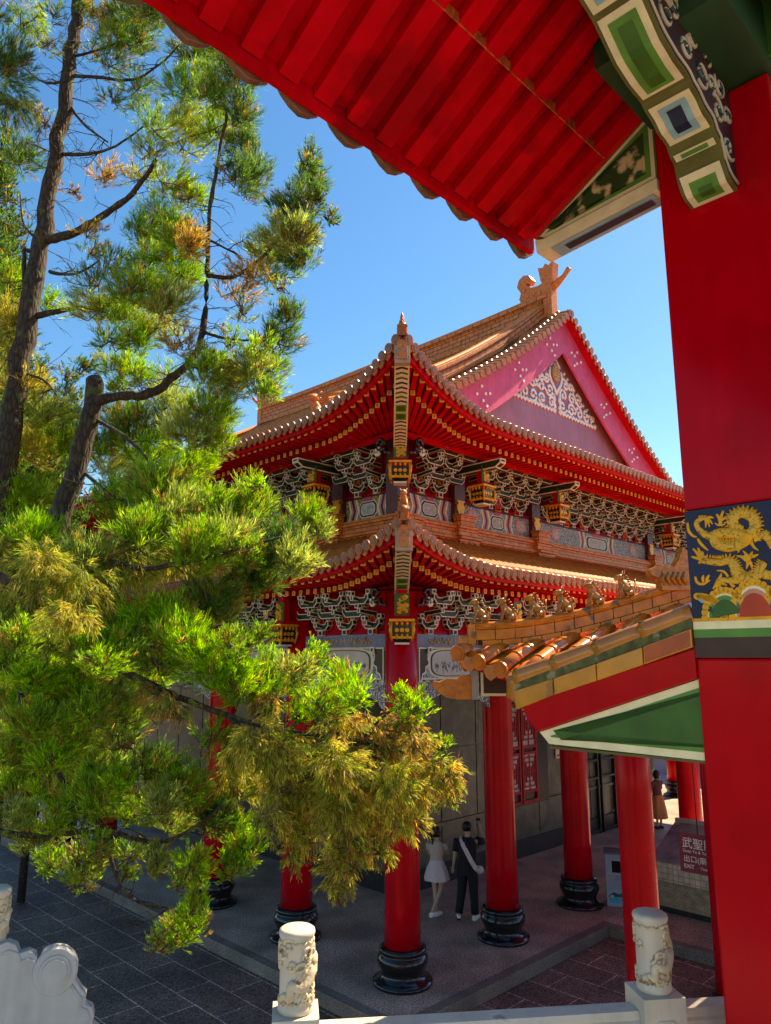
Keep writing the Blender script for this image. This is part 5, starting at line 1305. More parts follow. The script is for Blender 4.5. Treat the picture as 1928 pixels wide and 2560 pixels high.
def leafmat():
    m, nt, b = newmat('scale_leaf_spray'); out = nt.nodes['Material Output']
    a = nt.nodes.new('ShaderNodeVertexColor'); a.layer_name = 'tint'
    n = N(nt, 'ShaderNodeTexNoise', Scale=9., Detail=3.); L(nt, coords(nt), n.inputs['Vector'])
    f = ramp(nt, n.outputs[0], [(.3, (.65, .7, .65)), (.7, (1.25, 1.2, 1.1))])
    mx = nt.nodes.new('ShaderNodeMix'); mx.data_type = 'RGBA'; mx.blend_type = 'MULTIPLY'; mx.inputs[0].default_value = 1
    L(nt, a.outputs[0], mx.inputs[6]); L(nt, f, mx.inputs[7])
    L(nt, mx.outputs[2], b.inputs['Base Color']); b.inputs['Roughness'].default_value = .45
    t = nt.nodes.new('ShaderNodeBsdfTranslucent'); bt = nt.nodes.new('ShaderNodeMix'); bt.data_type = 'RGBA'; bt.blend_type = 'MULTIPLY'; bt.inputs[0].default_value = 1; bt.inputs[7].default_value = (1.25, 1.35, .8, 1); L(nt, mx.outputs[2], bt.inputs[6]); L(nt, bt.outputs[2], t.inputs[0])
    ms = nt.nodes.new('ShaderNodeMixShader'); ms.inputs[0].default_value = .58; L(nt, b.outputs[0], ms.inputs[1]); L(nt, t.outputs[0], ms.inputs[2]); L(nt, ms.outputs[0], out.inputs[0])
    return m
LEAF = leafmat()
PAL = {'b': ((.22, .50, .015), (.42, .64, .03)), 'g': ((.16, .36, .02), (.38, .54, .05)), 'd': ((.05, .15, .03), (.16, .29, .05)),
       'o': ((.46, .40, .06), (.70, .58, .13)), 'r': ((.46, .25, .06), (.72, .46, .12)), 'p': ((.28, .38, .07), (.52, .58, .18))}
class Foliage:
    def __init__(s): s.P = []; s.D = []; s.Lh = []; s.C = []; s.dr = []; s.tw = []
    def clump(s, c, rx, ry, kind, n, axis=None, size=1.):
        """n sprays filling an uneven ellipsoid, pointing outwards and upwards (or hanging)"""
        c = np.array(c); r = np.array((rx, (rx + ry) * .45, ry))
        base = c + np.array((RNG.normal(0, .15) * rx, RNG.normal(0, .15) * rx, -.25 * ry))
        col, hang = kind[0], ('h' in kind[1:])
        d = RNG.normal(size=(n, 3)); d /= np.linalg.norm(d, axis=1)[:, None]
        rad = RNG.uniform(0, 1, n) ** .45
        p = c + d * rad[:, None] * r * RNG.uniform(.8, 1.12, (n, 1))
        up = np.array((0.12, 0, .75)) if not hang else np.array((0.1, 0, -1.1))
        dirs = (p - base) / np.mean(r) * .95 + up * .8 + RNG.normal(0, .20, (n, 3))
        dirs /= np.linalg.norm(dirs, axis=1)[:, None]
        sz = np.clip(np.mean((rx, ry)) * .74, .075, .175) * RNG.uniform(.7, 1.2, n) * size
        lo, hi = map(np.array, PAL[col]); t = RNG.uniform(0, 1, (n, 1)); cc = lo + (hi - lo) * t
        mixr = RNG.uniform(0, 1, n) < .14
        cc[mixr] = np.array((.40, .27, .06))
        if hang:
            g_ = RNG.uniform(0, 1, n) < .38; cc[g_] = np.array((.34, .40, .06)) * RNG.uniform(.7, 1.3, (g_.sum(), 1))
        s.P.append(p - dirs * sz[:, None] * .55); s.D.append(dirs); s.Lh.append(sz); s.C.append(cc); s.dr.append(np.full(n, .55 if hang else -.18))
        s.tw.append((base, p[:: max(1, n // 7)]))
    def mesh(s, name, parent, threads=45, width=.0017, off=(0, 0, 0)):
        off = np.array(off); P = np.concatenate(s.P) - off; D = np.concatenate(s.D); Ls = np.concatenate(s.Lh); C = np.concatenate(s.C); DR = np.concatenate(s.dr)
        T = len(P); K = threads; M = T * K
        S_ = K // 5                                  # sub-stems, five fine threads on each
        D5 = np.repeat(D, S_, 0); L5 = np.repeat(Ls, S_); P5 = np.repeat(P, S_, 0)
        a = np.cross(D, RNG.normal(size=(T, 3))); a /= np.linalg.norm(a, axis=1)[:, None]; b = np.cross(D, a)
        a, b = np.repeat(a, S_, 0), np.repeat(b, S_, 0); m = T * S_
        ds = D5 + a * RNG.normal(0, .42, m)[:, None] + b * RNG.normal(0, .20, m)[:, None]; ds /= np.linalg.norm(ds, axis=1)[:, None]
        ps = P5 + D5 * (L5 * RNG.uniform(0, .6, m))[:, None]; ls = L5 * RNG.uniform(.45, .8, m)
        D = np.repeat(ds, 5, 0); P = np.repeat(ps, 5, 0); Ls = np.repeat(ls, 5); C = np.repeat(np.repeat(C, S_, 0) * RNG.uniform(.6, 1.35, (m, 1)), 5, 0); DR = np.repeat(DR, K)
        aa, bb = np.repeat(a, 5, 0), np.repeat(b, 5, 0)
        d = D + aa * RNG.normal(0, .26, M)[:, None] + bb * RNG.normal(0, .16, M)[:, None]; d /= np.linalg.norm(d, axis=1)[:, None]
        p0 = P + D * (Ls * RNG.uniform(.0, .65, M))[:, None]
        ln = Ls * RNG.uniform(.38, .66, M)
        p1 = p0 + d * (ln * .5)[:, None]
        d2 = d + np.stack([np.zeros(M), np.zeros(M), -DR], 1) * .8 + D * .2; d2 /= np.linalg.norm(d2, axis=1)[:, None]
        p2 = p1 + d2 * (ln * .5)[:, None]
        wv = np.cross(d, RNG.normal(size=(M, 3))); wv /= np.linalg.norm(wv, axis=1)[:, None]
        w = width * RNG.uniform(.7, 1.35, M)
        V = np.empty((M, 6, 3), np.float32)
        for i, (p, q) in enumerate(((p0, .75), (p1, 1.), (p2, .45))):
            V[:, 2 * i] = p - wv * (w * q)[:, None]; V[:, 2 * i + 1] = p + wv * (w * q)[:, None]
        idx = np.arange(M)[:, None] * 6
        F = np.concatenate([idx + np.array((0, 1, 3, 2)), idx + np.array((2, 3, 5, 4))], 1).reshape(-1)
        me = bpy.data.meshes.new(name); nf = M * 2
        me.vertices.add(M * 6); me.vertices.foreach_set('co', V.reshape(-1)); me.loops.add(nf * 4); me.loops.foreach_set('vertex_index', F.astype(np.int32))
        me.polygons.add(nf); me.polygons.foreach_set('loop_start', (np.arange(nf) * 4).astype(np.int32))
        me.update(calc_edges=True)
        ca = me.color_attributes.new('tint', 'FLOAT_COLOR', 'POINT')
        cv = np.ones((M, 6, 4), np.float32); cj = C * RNG.uniform(.55, 1.35, (M, 1)) * RNG.uniform(.85, 1.15, (M, 3)); cv[:, :, :3] = cj[:, None, :] * np.array((.5, .5, .95, .95, 1.3, 1.3))[None, :, None]  # young tips paler; bases darkened further to paint shade between threads
        ca.data.foreach_set('color', cv.reshape(-1))
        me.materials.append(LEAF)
        o = bpy.data.objects.new(name, me); COL.objects.link(o); o.parent = parent
        mb = MB()
        for base, pts in s.tw:
            for q in pts:
                b_, q_ = Vector(base - off), Vector(q - off); mid = b_.lerp(q_, .5) + Vector(RNG.normal(0, .03, 3)) + Vector((0, 0, -.02))
                mb.tube([b_, mid, q_], [.008, .006, .003], 4, 0, cap=False)
        mb.build('twig', [TWIG], parent)['kind'] = 'stuff'
        return o
def smooth(P, n=5):
    Q = []
    for i in range(len(P) - 1):
        a = P[max(0, i - 1)]; b = P[i]; c = P[i + 1]; d = P[min(len(P) - 1, i + 2)]
        for k in range(n):
            t = k / n; Q.append(.5 * ((2 * b) + (c - a) * t + (2 * a - 5 * b + 4 * c - d) * t * t + (3 * b - a - 3 * c + d) * t ** 3))
    Q.append(P[-1]); return Q
def limb(mb, pts, r0, r1, n=10, rough=.10):
    """gnarled limb through survey points (px, py, Y)"""
    Q = smooth([at(*p) for p in pts], 5); K = len(Q); rs = []
    for i in range(K): rs.append((r0 + (r1 - r0) * i / (K - 1)) * (1 + RNG.normal(0, rough)))
    Q = [q + Vector(RNG.normal(0, r0 * .10, 3)) for q in Q]
    mb.tube(Q, rs, n, 0); return Q
def dead_twigs(mb, Q, n, ln, r=.006):
    for k in range(n):
        i = RNG.integers(1, len(Q) - 1); p = Q[i]; d = Vector(RNG.normal(0, 1, 3)); d.z = d.z * .5 - .1; d.y *= .6; d.normalize(); P = [p]; l_ = ln * RNG.uniform(.4, 1.2)
        for j in range(5):
            d = (d + Vector(RNG.normal(0, .22, 3))).normalized(); P.append(P[-1] + d * l_ / 5)
            if j in (1, 2, 3): e = (d + Vector(RNG.normal(0, .6, 3))).normalized(); mb.tube([P[-1], P[-1] + e * l_ * .2, P[-1] + e * l_ * .33 + Vector((0, 0, -.03))], [r * .6, r * .45, r * .2], 4, 0, cap=False)
        mb.tube(P, [r, r * .85, r * .7, r * .55, r * .4, r * .2], 5, 0, cap=False)
def A(x, y): return (x / 1.843, y / 1.843)
def B(x, y): return (x / 1.412, 1150 + y / 1.412)
def fill(fo, lst, conv, k, Y, dens, spread=.5, grow=1.):
    for it in lst:
        x, y, rx, ry, kind = it[:5]; px, py = conv(x, y); yy = (it[5] if len(it) > 5 else Y) + RNG.uniform(-spread, spread)
        c = at(px, py, yy); sc = yy / FPX / k * 1.05
        sp = .45 if 's' in kind[1:] else (.7 if 'h' in kind[1:] else 1.)
        n = int(max(6, dens * (rx * ry) / 8000. * sp * (yy / 7.) ** .0))
        fo.clump(c, rx * sc * grow, ry * sc * grow, kind, n)
# --- tall conifer: bare dark trunk, open crown against the sky ------------
T1 = empty('tall_conifer', (-3.9, 7.6, -.2)); tag(T1, 'tall conifer at the left edge with long bare dark trunk and open drooping sprays', 'tree')
off1 = Vector((-3.9, 7.6, -.2))
mb = MB(T=lambda x, y, z: (x - off1.x, y - off1.y, z - off1.z))
Q = limb(mb, [(-120, 2100, 7.6), (-50, 1500, 7.6), (15, 1170, 7.6), (52, 900, 7.6), (95, 650, 7.6), (128, 460, 7.6), (160, 280, 7.6), (182, 100, 7.6), (196, -40, 7.6), (215, -300, 7.6)], .135, .055, 14, .05)
mb.build('trunk', [BARK], T1)
for pts, r0, r1 in (([(115, 600, 7.6), (180, 585, 7.5), (250, 545, 7.4), (330, 485, 7.3), (390, 400, 7.2)], .055, .02), ([(70, 850, 7.6), (60, 640, 7.6), (75, 630, 7.6)], .03, .02),
    ([(170, 190, 7.6), (240, 192, 7.5), (330, 200, 7.4), (400, 160, 7.3), (450, 110, 7.3)], .022, .008), ([(150, 385, 7.6), (220, 385, 7.4), (290, 365, 7.3), (360, 315, 7.3)], .022, .008),
    ([(178, 270, 7.6), (215, 315, 7.5), (270, 355, 7.4)], .02, .008), ([(160, 205, 7.6), (110, 205, 7.7), (60, 170, 7.8)], .018, .007), ([(125, 680, 7.6), (190, 685, 7.4), (250, 650, 7.3)], .022, .008),
    ([(92, 790, 7.6), (190, 770, 7.5), (270, 765, 7.4), (350, 700, 7.3)], .035, .012), ([(190, 140, 7.6), (260, 120, 7.5), (330, 90, 7.4)], .016, .006), ([(95, 600, 7.6), (60, 560, 7.7), (50, 480, 7.8)], .018, .006), ([(50, 930, 7.6), (110, 950, 7.5), (140, 985, 7.4)], .016, .008)):
    mb = MB(T=lambda x, y, z: (x - off1.x, y - off1.y, z - off1.z)); q = limb(mb, pts, r0, r1, 8, .06); dead_twigs(mb, q, 8, .35); mb.build('branch', [BARK], T1)
mb = MB(T=lambda x, y, z: (x - off1.x, y - off1.y, z - off1.z)); dead_twigs(mb, Q[10:], 90, .55, .005); mb.build('dead_twig', [BARK], T1)['kind'] = 'stuff'
f = Foliage()
LA = [(130, 100, 90, 110, 'gh'), (40, 280, 110, 110, 'd'), (60, 470, 100, 100, 'dh'), (190, 550, 50, 90, 'rhs'), (110, 720, 80, 80, 'd'), (10, 60, 40, 80, 'ds'), (250, 60, 60, 60, 'ds'),
      (470, 60, 80, 80, 'rh'), (400, 30, 60, 50, 'd'), (620, 80, 140, 90, 'd'), (700, 40, 100, 80, 'd'), (570, 180, 130, 70, 'g'), (650, 190, 60, 55, 'd'), (540, 290, 100, 50, 'ds'), (620, 390, 110, 70, 'gs'),
      (880, 230, 110, 80, 'd'), (1000, 230, 90, 90, 'g'), (1090, 330, 130, 80, 'd'), (1190, 345, 55, 45, 'd'), (860, 390, 120, 90, 'g'), (990, 430, 100, 80, 'g'), (1110, 510, 80, 90, 'd'), (700, 520, 100, 60, 'gs'), (740, 600, 110, 70, 'gs'),
      (870, 560, 100, 80, 'p'), (1000, 600, 110, 80, 'g'), (1120, 670, 80, 90, 'd'), (700, 690, 100, 60, 'ps'), (850, 680, 90, 70, 'ps'), (1170, 790, 75, 90, 'd'), (1080, 800, 100, 70, 'ds'), (660, 800, 90, 65, 'ps'), (800, 830, 120, 70, 'gs'),
      (1150, 880, 90, 60, 'ds'), (880, 900, 90, 70, 'g'), (740, 960, 90, 70, 'gs'), (500, 800, 90, 60, 'rs'), (420, 1060, 80, 40, 'rs'), (430, 1150, 90, 40, 'ds'), (520, 450, 90, 50, 'ds'), (450, 250, 70, 60, 'ds'), (230, 200, 60, 60, 'ps'), (330, 880, 60, 40, 'rs')]
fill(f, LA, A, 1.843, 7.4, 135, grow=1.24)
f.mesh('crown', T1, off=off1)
# --- leaning conifer: cut stub trunk with one long limb rising to the right --
T2 = empty('stub_topped_conifer', (-2.6, 6.9, -.2)); tag(T2, 'conifer with a sawn-off trunk and one thick limb curving up to the right', 'tree')
off2 = Vector((-2.6, 6.9, -.2)); TR2 = lambda x, y, z: (x - off2.x, y - off2.y, z - off2.z)
mb = MB(T=TR2)
limb(mb, [(-160, 2250, 6.9), (0, 1700, 6.9), (135, 1330, 6.9), (188, 1180, 6.9), (225, 1040, 6.9), (238, 950, 6.9)], .12, .078, 14, .04)
mb.build('trunk', [BARK], T2)
mb = MB(T=TR2)
q = limb(mb, [(228, 1005, 6.9), (300, 990, 6.85), (370, 985, 6.8), (430, 945, 6.8), (485, 890, 6.8), (510, 800, 6.8), (520, 650, 6.8), (525, 520, 6.85), (548, 390, 6.9), (570, 270, 6.9)], .052, .014, 10, .08); dead_twigs(mb, q[6:], 60, .5, .005); mb.build('branch', [BARK], T2)
for pts, r0, r1 in (([(512, 830, 6.8), (560, 845, 6.7), (640, 850, 6.6), (720, 820, 6.5)], .018, .006), ([(520, 690, 6.8), (590, 690, 6.7), (670, 630, 6.6), (730, 540, 6.5), (770, 420, 6.5)], .024, .006), ([(525, 600, 6.8), (600, 640, 6.7)], .014, .006),
    ([(505, 870, 6.8), (560, 890, 6.7), (630, 940, 6.6)], .014, .005), ([(240, 1050, 6.9), (310, 1090, 6.7), (370, 1150, 6.5), (420, 1230, 6.4)], .02, .008), ([(215, 1185, 6.9), (270, 1230, 6.6), (340, 1265, 6.4), (430, 1290, 6.2)], .02, .008), ([(540, 420, 6.9), (600, 400, 6.8)], .012, .004)):
    mb = MB(T=TR2); qq = limb(mb, pts, r0, r1, 8, .06); dead_twigs(mb, qq, 6, .3); mb.build('branch', [BARK], T2)
f = Foliage()
LB = [(1430, 740, 45, 90, 'd'), (1425, 830, 80, 85, 'd'), (1380, 930, 100, 85, 'd'), (1300, 980, 80, 75, 'd'), (1470, 900, 40, 70, 'd'), (1530, 1000, 35, 55, 'd'), (1410, 1060, 75, 60, 'd'), (1330, 1080, 120, 75, 'p'), (1370, 1180, 95, 75, 'd'), (1230, 1150, 100, 70, 'p'), (1260, 1260, 100, 65, 'gs'),
      (1150, 1250, 100, 60, 'rs'), (1100, 1330, 100, 60, 'rs'), (1290, 1310, 55, 45, 'ps'), (1320, 1450, 75, 75, 'd'), (1290, 1560, 100, 65, 'd'), (1180, 1600, 100, 55, 'gs'), (1250, 1690, 95, 65, 'g'), (1150, 1700, 100, 75, 'p'), (1230, 1790, 85, 60, 'g'), (1120, 1430, 70, 55, 'ps'), (1060, 1560, 70, 55, 'gs'),
      (1060, 1760, 100, 85, 'p'), (960, 1690, 100, 80, 'g'), (980, 1880, 110, 100, 'g'), (1000, 2020, 75, 85, 'g'), (880, 1980, 120, 110, 'p'), (700, 1060, 120, 80, 'g'), (820, 1090, 100, 90, 'g'), (720, 1190, 130, 80, 'g'), (850, 1250, 100, 80, 'b'), (640, 1330, 140, 80, 'g'), (780, 1390, 110, 75, 'p'), (520, 1210, 100, 70, 'ds'),
      (430, 1290, 100, 60, 'ds'), (430, 1420, 120, 55, 'p'), (560, 1440, 100, 70, 'g'), (700, 1500, 120, 60, 'p'), (620, 1560, 100, 60, 'b'), (820, 1560, 80, 80, 'rs'), (500, 1560, 90, 60, 'gs'), (880, 1110, 70, 80, 'r')]
fill(f, LB, A, 1.843, 6.8, 130, grow=1.2)
LB2 = [(60, 1300, 90, 80, 'g'), (230, 1380, 60, 60, 'b'), (60, 1460, 80, 90, 'o'), (60, 1600, 80, 100, 'oh'), (120, 1770, 100, 75, 'o'), (400, 1680, 60, 55, 'd'), (560, 1680, 110, 65, 'g'), (640, 1720, 70, 55, 'b'), (560, 1780, 75, 50, 'g'),
       (220, 1900, 130, 80, 'p'), (300, 2050, 110, 100, 'g'), (150, 2050, 100, 100, 'o'), (560, 1900, 120, 75, 'g'), (620, 1980, 140, 90, 'd'), (500, 2050, 100, 90, 'g'), (700, 2080, 120, 100, 'b'), (560, 2150, 140, 75, 'p'), (900, 2120, 110, 80, 'b'), (40, 2100, 60, 80, 'b'), (780, 1860, 110, 90, 'p'), (760, 1740, 100, 70, 'gs')]
fill(f, LB2, A, 1.843, 7.9, 140, .2, 1.15)
f.mesh('crown', T2, off=off2)
# --- near juniper: low limbs with bright tips and hanging brown sprays -----
T3 = empty('spreading_juniper', (-3.0, 5.4, -.2)); tag(T3, 'near spreading juniper with bright green tips and hanging brown sprays, its low limb reaching right', 'tree')
off3 = Vector((-3.0, 5.4, -.2)); TR3 = lambda x, y, z: (x - off3.x, y - off3.y, z - off3.z)
mb = MB(T=TR3)
limb(mb, [(-420, 3200, 5.4), (-330, 2500, 5.4), (-240, 1950, 5.4), (-180, 1500, 5.4), (-160, 1250, 5.4)], .16, .09, 14, .05)
mb.build('trunk', [BARK], T3)
for pts, r0, r1 in (([(-170, 1380, 5.4), (0, 1440, 5.3), (150, 1560, 5.25), (290, 1665, 5.2), (420, 1730, 5.2), (560, 1785, 5.2), (720, 1830, 5.2), (850, 1845, 5.2), (1000, 1880, 5.2), (1090, 1905, 5.2)], .036, .008), ([(-200, 1560, 5.4), (20, 1680, 5.3), (60, 1770, 5.2), (100, 1850, 5.2), (160, 1960, 5.1)], .03, .016),
    ([(-200, 2020, 5.4), (30, 2085, 5.2), (150, 2085, 5.2), (270, 2080, 5.2), (400, 2105, 5.2), (500, 2060, 5.2), (560, 2010, 5.2)], .026, .008), ([(260, 2085, 5.2), (285, 2170, 5.2), (310, 2230, 5.2), (370, 2265, 5.2), (430, 2270, 5.2)], .014, .006), ([(160, 1960, 5.1), (230, 2030, 5.1), (270, 2080, 5.2)], .02, .012),
    ([(300, 1670, 5.2), (420, 1600, 5.2), (560, 1560, 5.3)], .02, .006), ([(720, 1830, 5.2), (800, 1760, 5.2), (860, 1730, 5.2)], .014, .005), ([(900, 1855, 5.2), (960, 1790, 5.2), (1010, 1760, 5.2)], .012, .005), ([(560, 1785, 5.2), (700, 1900, 5.1), (800, 1960, 5.1)], .014, .005), ([(200, 1370, 5.6), (330, 1420, 5.5), (500, 1400, 5.5), (700, 1340, 5.6)], .03, .008)):
    mb = MB(T=TR3); qq = limb(mb, pts, r0, r1, 9, .07); dead_twigs(mb, qq, 8, .28); mb.build('branch', [BARK], T3)
f = Foliage()
LC = [(60, 620, 90, 60, 'g', 4.95), (180, 640, 100, 60, 'p', 4.95), (300, 640, 95, 60, 'b', 4.95), (240, 560, 100, 60, 'oh', 4.9), (360, 720, 80, 45, 'g', 4.95), (1480, 1000, 60, 45, 'rh'), (1580, 1120, 60, 70, 'rh'), (40, 150, 85, 85, 'b', 7.9), (130, 110, 80, 80, 'g', 7.9), (80, 300, 110, 90, 'g', 6.6), (150, 400, 100, 110, 'oh', 5.5), (320, 350, 110, 80, 'p', 5.7), (280, 470, 120, 110, 'oh', 5.5), (450, 380, 120, 75, 'oh', 5.6), (60, 430, 80, 90, 'oh', 5.5), (100, 560, 100, 75, 'dh', 5.6), (440, 150, 110, 100, 'g', 6.6), (560, 100, 120, 90, 'g', 6.), (640, 200, 100, 100, 'p', 6.), (500, 260, 110, 80, 'g', 6.),
      (770, 170, 100, 75, 'g', 5.8), (880, 150, 85, 80, 'g', 5.8), (910, 80, 40, 35, 'b', 5.8), (800, 290, 110, 85, 'p', 5.8), (700, 310, 100, 90, 'g', 5.8), (880, 330, 55, 55, 'g', 5.8),
      (1010, 250, 90, 65, 'd', 5.9), (1090, 190, 70, 55, 'g', 5.9), (1130, 240, 55, 60, 'p', 5.9), (950, 320, 90, 70, 'd', 5.9), (1050, 340, 90, 70, 'p', 5.9), (900, 420, 120, 65, 'd', 5.9), (750, 480, 110, 75, 'd', 5.9), (800, 540, 65, 55, 'p', 5.9),
      (560, 540, 110, 55, 'b'), (640, 620, 110, 65, 'b'), (700, 660, 85, 55, 'b'), (480, 600, 100, 65, 'b'), (420, 680, 95, 65, 'g'), (880, 640, 55, 55, 'b'), (920, 600, 45, 40, 'g'), (820, 640, 55, 55, 'g'), (560, 710, 100, 50, 'g'), (760, 740, 120, 65, 'b'), (850, 800, 100, 60, 'g'), (950, 770, 110, 75, 'g'), (1040, 740, 75, 55, 'p'), (1110, 690, 55, 45, 'b'),
      (1210, 800, 80, 75, 'b'), (1250, 830, 50, 55, 'b'), (1140, 860, 90, 55, 'g'), (1060, 890, 55, 45, 'b'), (1420, 840, 40, 55, 'b'), (1480, 860, 45, 55, 'b'), (1440, 900, 60, 45, 'g'),
      (940, 870, 75, 55, 'rh'), (1200, 950, 90, 60, 'rh'), (1310, 960, 100, 60, 'rh'), (1420, 950, 70, 50, 'rh'), (1350, 1030, 120, 60, 'rh'), (1440, 1050, 80, 55, 'rh'), (1550, 1010, 50, 30, 'b'), (1540, 1110, 70, 70, 'rh'), (1580, 1190, 45, 50, 'oh'), (1480, 1160, 80, 80, 'rh'), (1400, 1150, 90, 80, 'oh'), (1300, 1130, 110, 80, 'rh'), (1200, 1090, 100, 80, 'oh'), (1100, 1050, 100, 75, 'oh'), (1000, 1030, 100, 75, 'oh'), (900, 1010, 100, 75, 'oh'),
      (1420, 1270, 80, 70, 'oh'), (1320, 1250, 100, 75, 'rh'), (1210, 1220, 100, 75, 'oh'), (1100, 1170, 100, 80, 'oh'), (1000, 1150, 100, 75, 'oh'), (1340, 1370, 60, 60, 'oh'), (1230, 1340, 80, 70, 'rh'), (1200, 1450, 70, 70, 'oh'), (1190, 1530, 40, 35, 'oh'), (1080, 1300, 80, 60, 'oh'), (1040, 1390, 50, 55, 'oh'), (960, 1280, 70, 55, 'oh'), (850, 1130, 90, 75, 'oh'), (820, 1030, 90, 65, 'oh'), (760, 960, 80, 55, 'gs'), (600, 880, 90, 55, 'rhs'), (530, 830, 80, 55, 'rhs'),
      (120, 770, 100, 55, 'b'), (280, 780, 95, 65, 'b'), (230, 860, 110, 75, 'g'), (60, 700, 75, 55, 'g'), (330, 880, 80, 65, 'g'), (420, 820, 80, 55, 'p'), (450, 900, 70, 50, 'gs'), (130, 920, 100, 65, 'g'), (40, 870, 55, 65, 'g'), (250, 980, 80, 65, 'g'), (180, 1040, 80, 55, 'b'), (60, 1030, 75, 65, 'g'), (420, 1000, 80, 45, 'ps'), (540, 1080, 100, 65, 'd'), (640, 1150, 100, 75, 'g'), (340, 1090, 55, 55, 'b'), (330, 1180, 90, 75, 'g'), (420, 1130, 55, 65, 'b'), (270, 1240, 75, 55, 'g'), (480, 1230, 80, 55, 'g'), (560, 1200, 80, 55, 'p'), (40, 1150, 55, 55, 'g'), (40, 1250, 75, 55, 'p'), (200, 1280, 55, 45, 'b'), (120, 1330, 90, 45, 'p'), (620, 1260, 90, 55, 'p'), (740, 1240, 75, 55, 'd'), (800, 1290, 80, 55, 'g'),
      (180, 1400, 55, 55, 'g'), (290, 1420, 80, 55, 'p'), (280, 1470, 60, 45, 'g'), (460, 1380, 75, 45, 'gs'), (560, 1410, 55, 55, 'p'), (340, 1360, 65, 45, 'g'), (450, 1455, 35, 28, 'b'), (690, 1410, 60, 55, 'b'), (660, 1480, 60, 50, 'g'), (860, 1370, 70, 55, 'b'), (820, 1440, 50, 55, 'g'), (690, 1560, 50, 50, 'b'), (670, 1630, 60, 55, 'b'), (610, 1670, 70, 50, 'g'), (560, 1710, 35, 35, 'p')]
fill(f, LC, B, 1.412, 5.2, 150, .3, 1.06)
for k in range(42):
    px, py = RNG.uniform(-60, 560), RNG.uniform(1340, 2020)
    if px > 300 + (2020 - py) * .25 or (py > 1900 and px > 320): continue
    yy = 6.3 + RNG.uniform(-.3, .5); sc = yy / FPX
    f.clump(at(px, py, yy), RNG.uniform(55, 90) * sc, RNG.uniform(45, 75) * sc, RNG.choice(['g', 'b', 'p', 'g', 'oh']), 110)
f.mesh('crown', T3, off=off3)
# --- slender conifers beyond the hall's courtyard ---------------------------
def cone_tree(px, py, Y, h, rad, label, seed):
    tp = at(px, py, Y); r = empty('slender_conifer', (tp.x, tp.y, -.2)); tag(r, label, 'tree', 'slender conifers standing behind the near trees')
    mb = MB(); hh = tp.z + .2
    mb.tube([(0, 0, 0), (.03, 0, hh * .5), (0, 0, hh - .1)], [.09, .06, .015], 9, 0); mb.build('trunk', [BARK], r)
    f = Foliage(); z = 0
    while z < h:
        q = rad * (z / h) ** .75 + .05
        for k in range(max(2, int(5 * q / .35))):
            t = RNG.uniform(0, 2 * PI); s = q * RNG.uniform(.3, 1.)
            f.clump((s * math.cos(t), s * math.sin(t), hh - z - .05), .28 + q * .22, .26 + q * .16, 'd', 14, size=1.5)
        z += .28 + q * .08
    f.mesh('crown', r, 20, .008)
cone_tree(168, 930, 17.4, 9.5, 1.9, 'slender dark conifer showing its pointed tip right of the stub trunk', 1)
cone_tree(104, 905, 17.0, 9.5, 1.6, 'slender dark conifer with narrow tip just right of the tall bare trunk', 2)
cone_tree(15, 320, 16.0, 12., 1.7, 'tall green conifer tip half out of view at the left edge', 3)
cone_tree(25, 585, 17.4, 10., 1.5, 'small conifer tip low at the left edge below the tall green one', 4)
# ---------------------------------------------------------------- people
SKIN = mat('skin', (.50, .29, .20), .55, .08, 12.); HAIR = mat('black_hair', (.010, .008, .008), .45, .3, 30.)
def skinmesh(name, V, E, Rr, m, parent, levels=1):
    me = bpy.data.meshes.new(name); me.from_pydata([tuple(v) for v in V], E, []); o = bpy.data.objects.new(name, me); COL.objects.link(o)
    md = o.modifiers.new('skin', 'SKIN'); sv = me.skin_vertices[0].data
    for i, r in enumerate(Rr):
        sv[i].radius = (r, r) if not isinstance(r, tuple) else r; sv[i].use_root = (i == 0)
    md.branch_smoothing = .4; md.use_smooth_shade = True
    sb = o.modifiers.new('sub', 'SUBSURF'); sb.levels = levels; sb.render_levels = levels
    bpy.context.view_layer.update()
    nm = bpy.data.meshes.new_from_object(o.evaluated_get(bpy.context.evaluated_depsgraph_get()))
    bpy.data.objects.remove(o); bpy.data.meshes.remove(me); nm.name = name
    nm.materials.clear(); nm.materials.append(m)
    for p in nm.polygons: p.use_smooth = True
    o = bpy.data.objects.new(name, nm); COL.objects.link(o); o.parent = parent
    return o
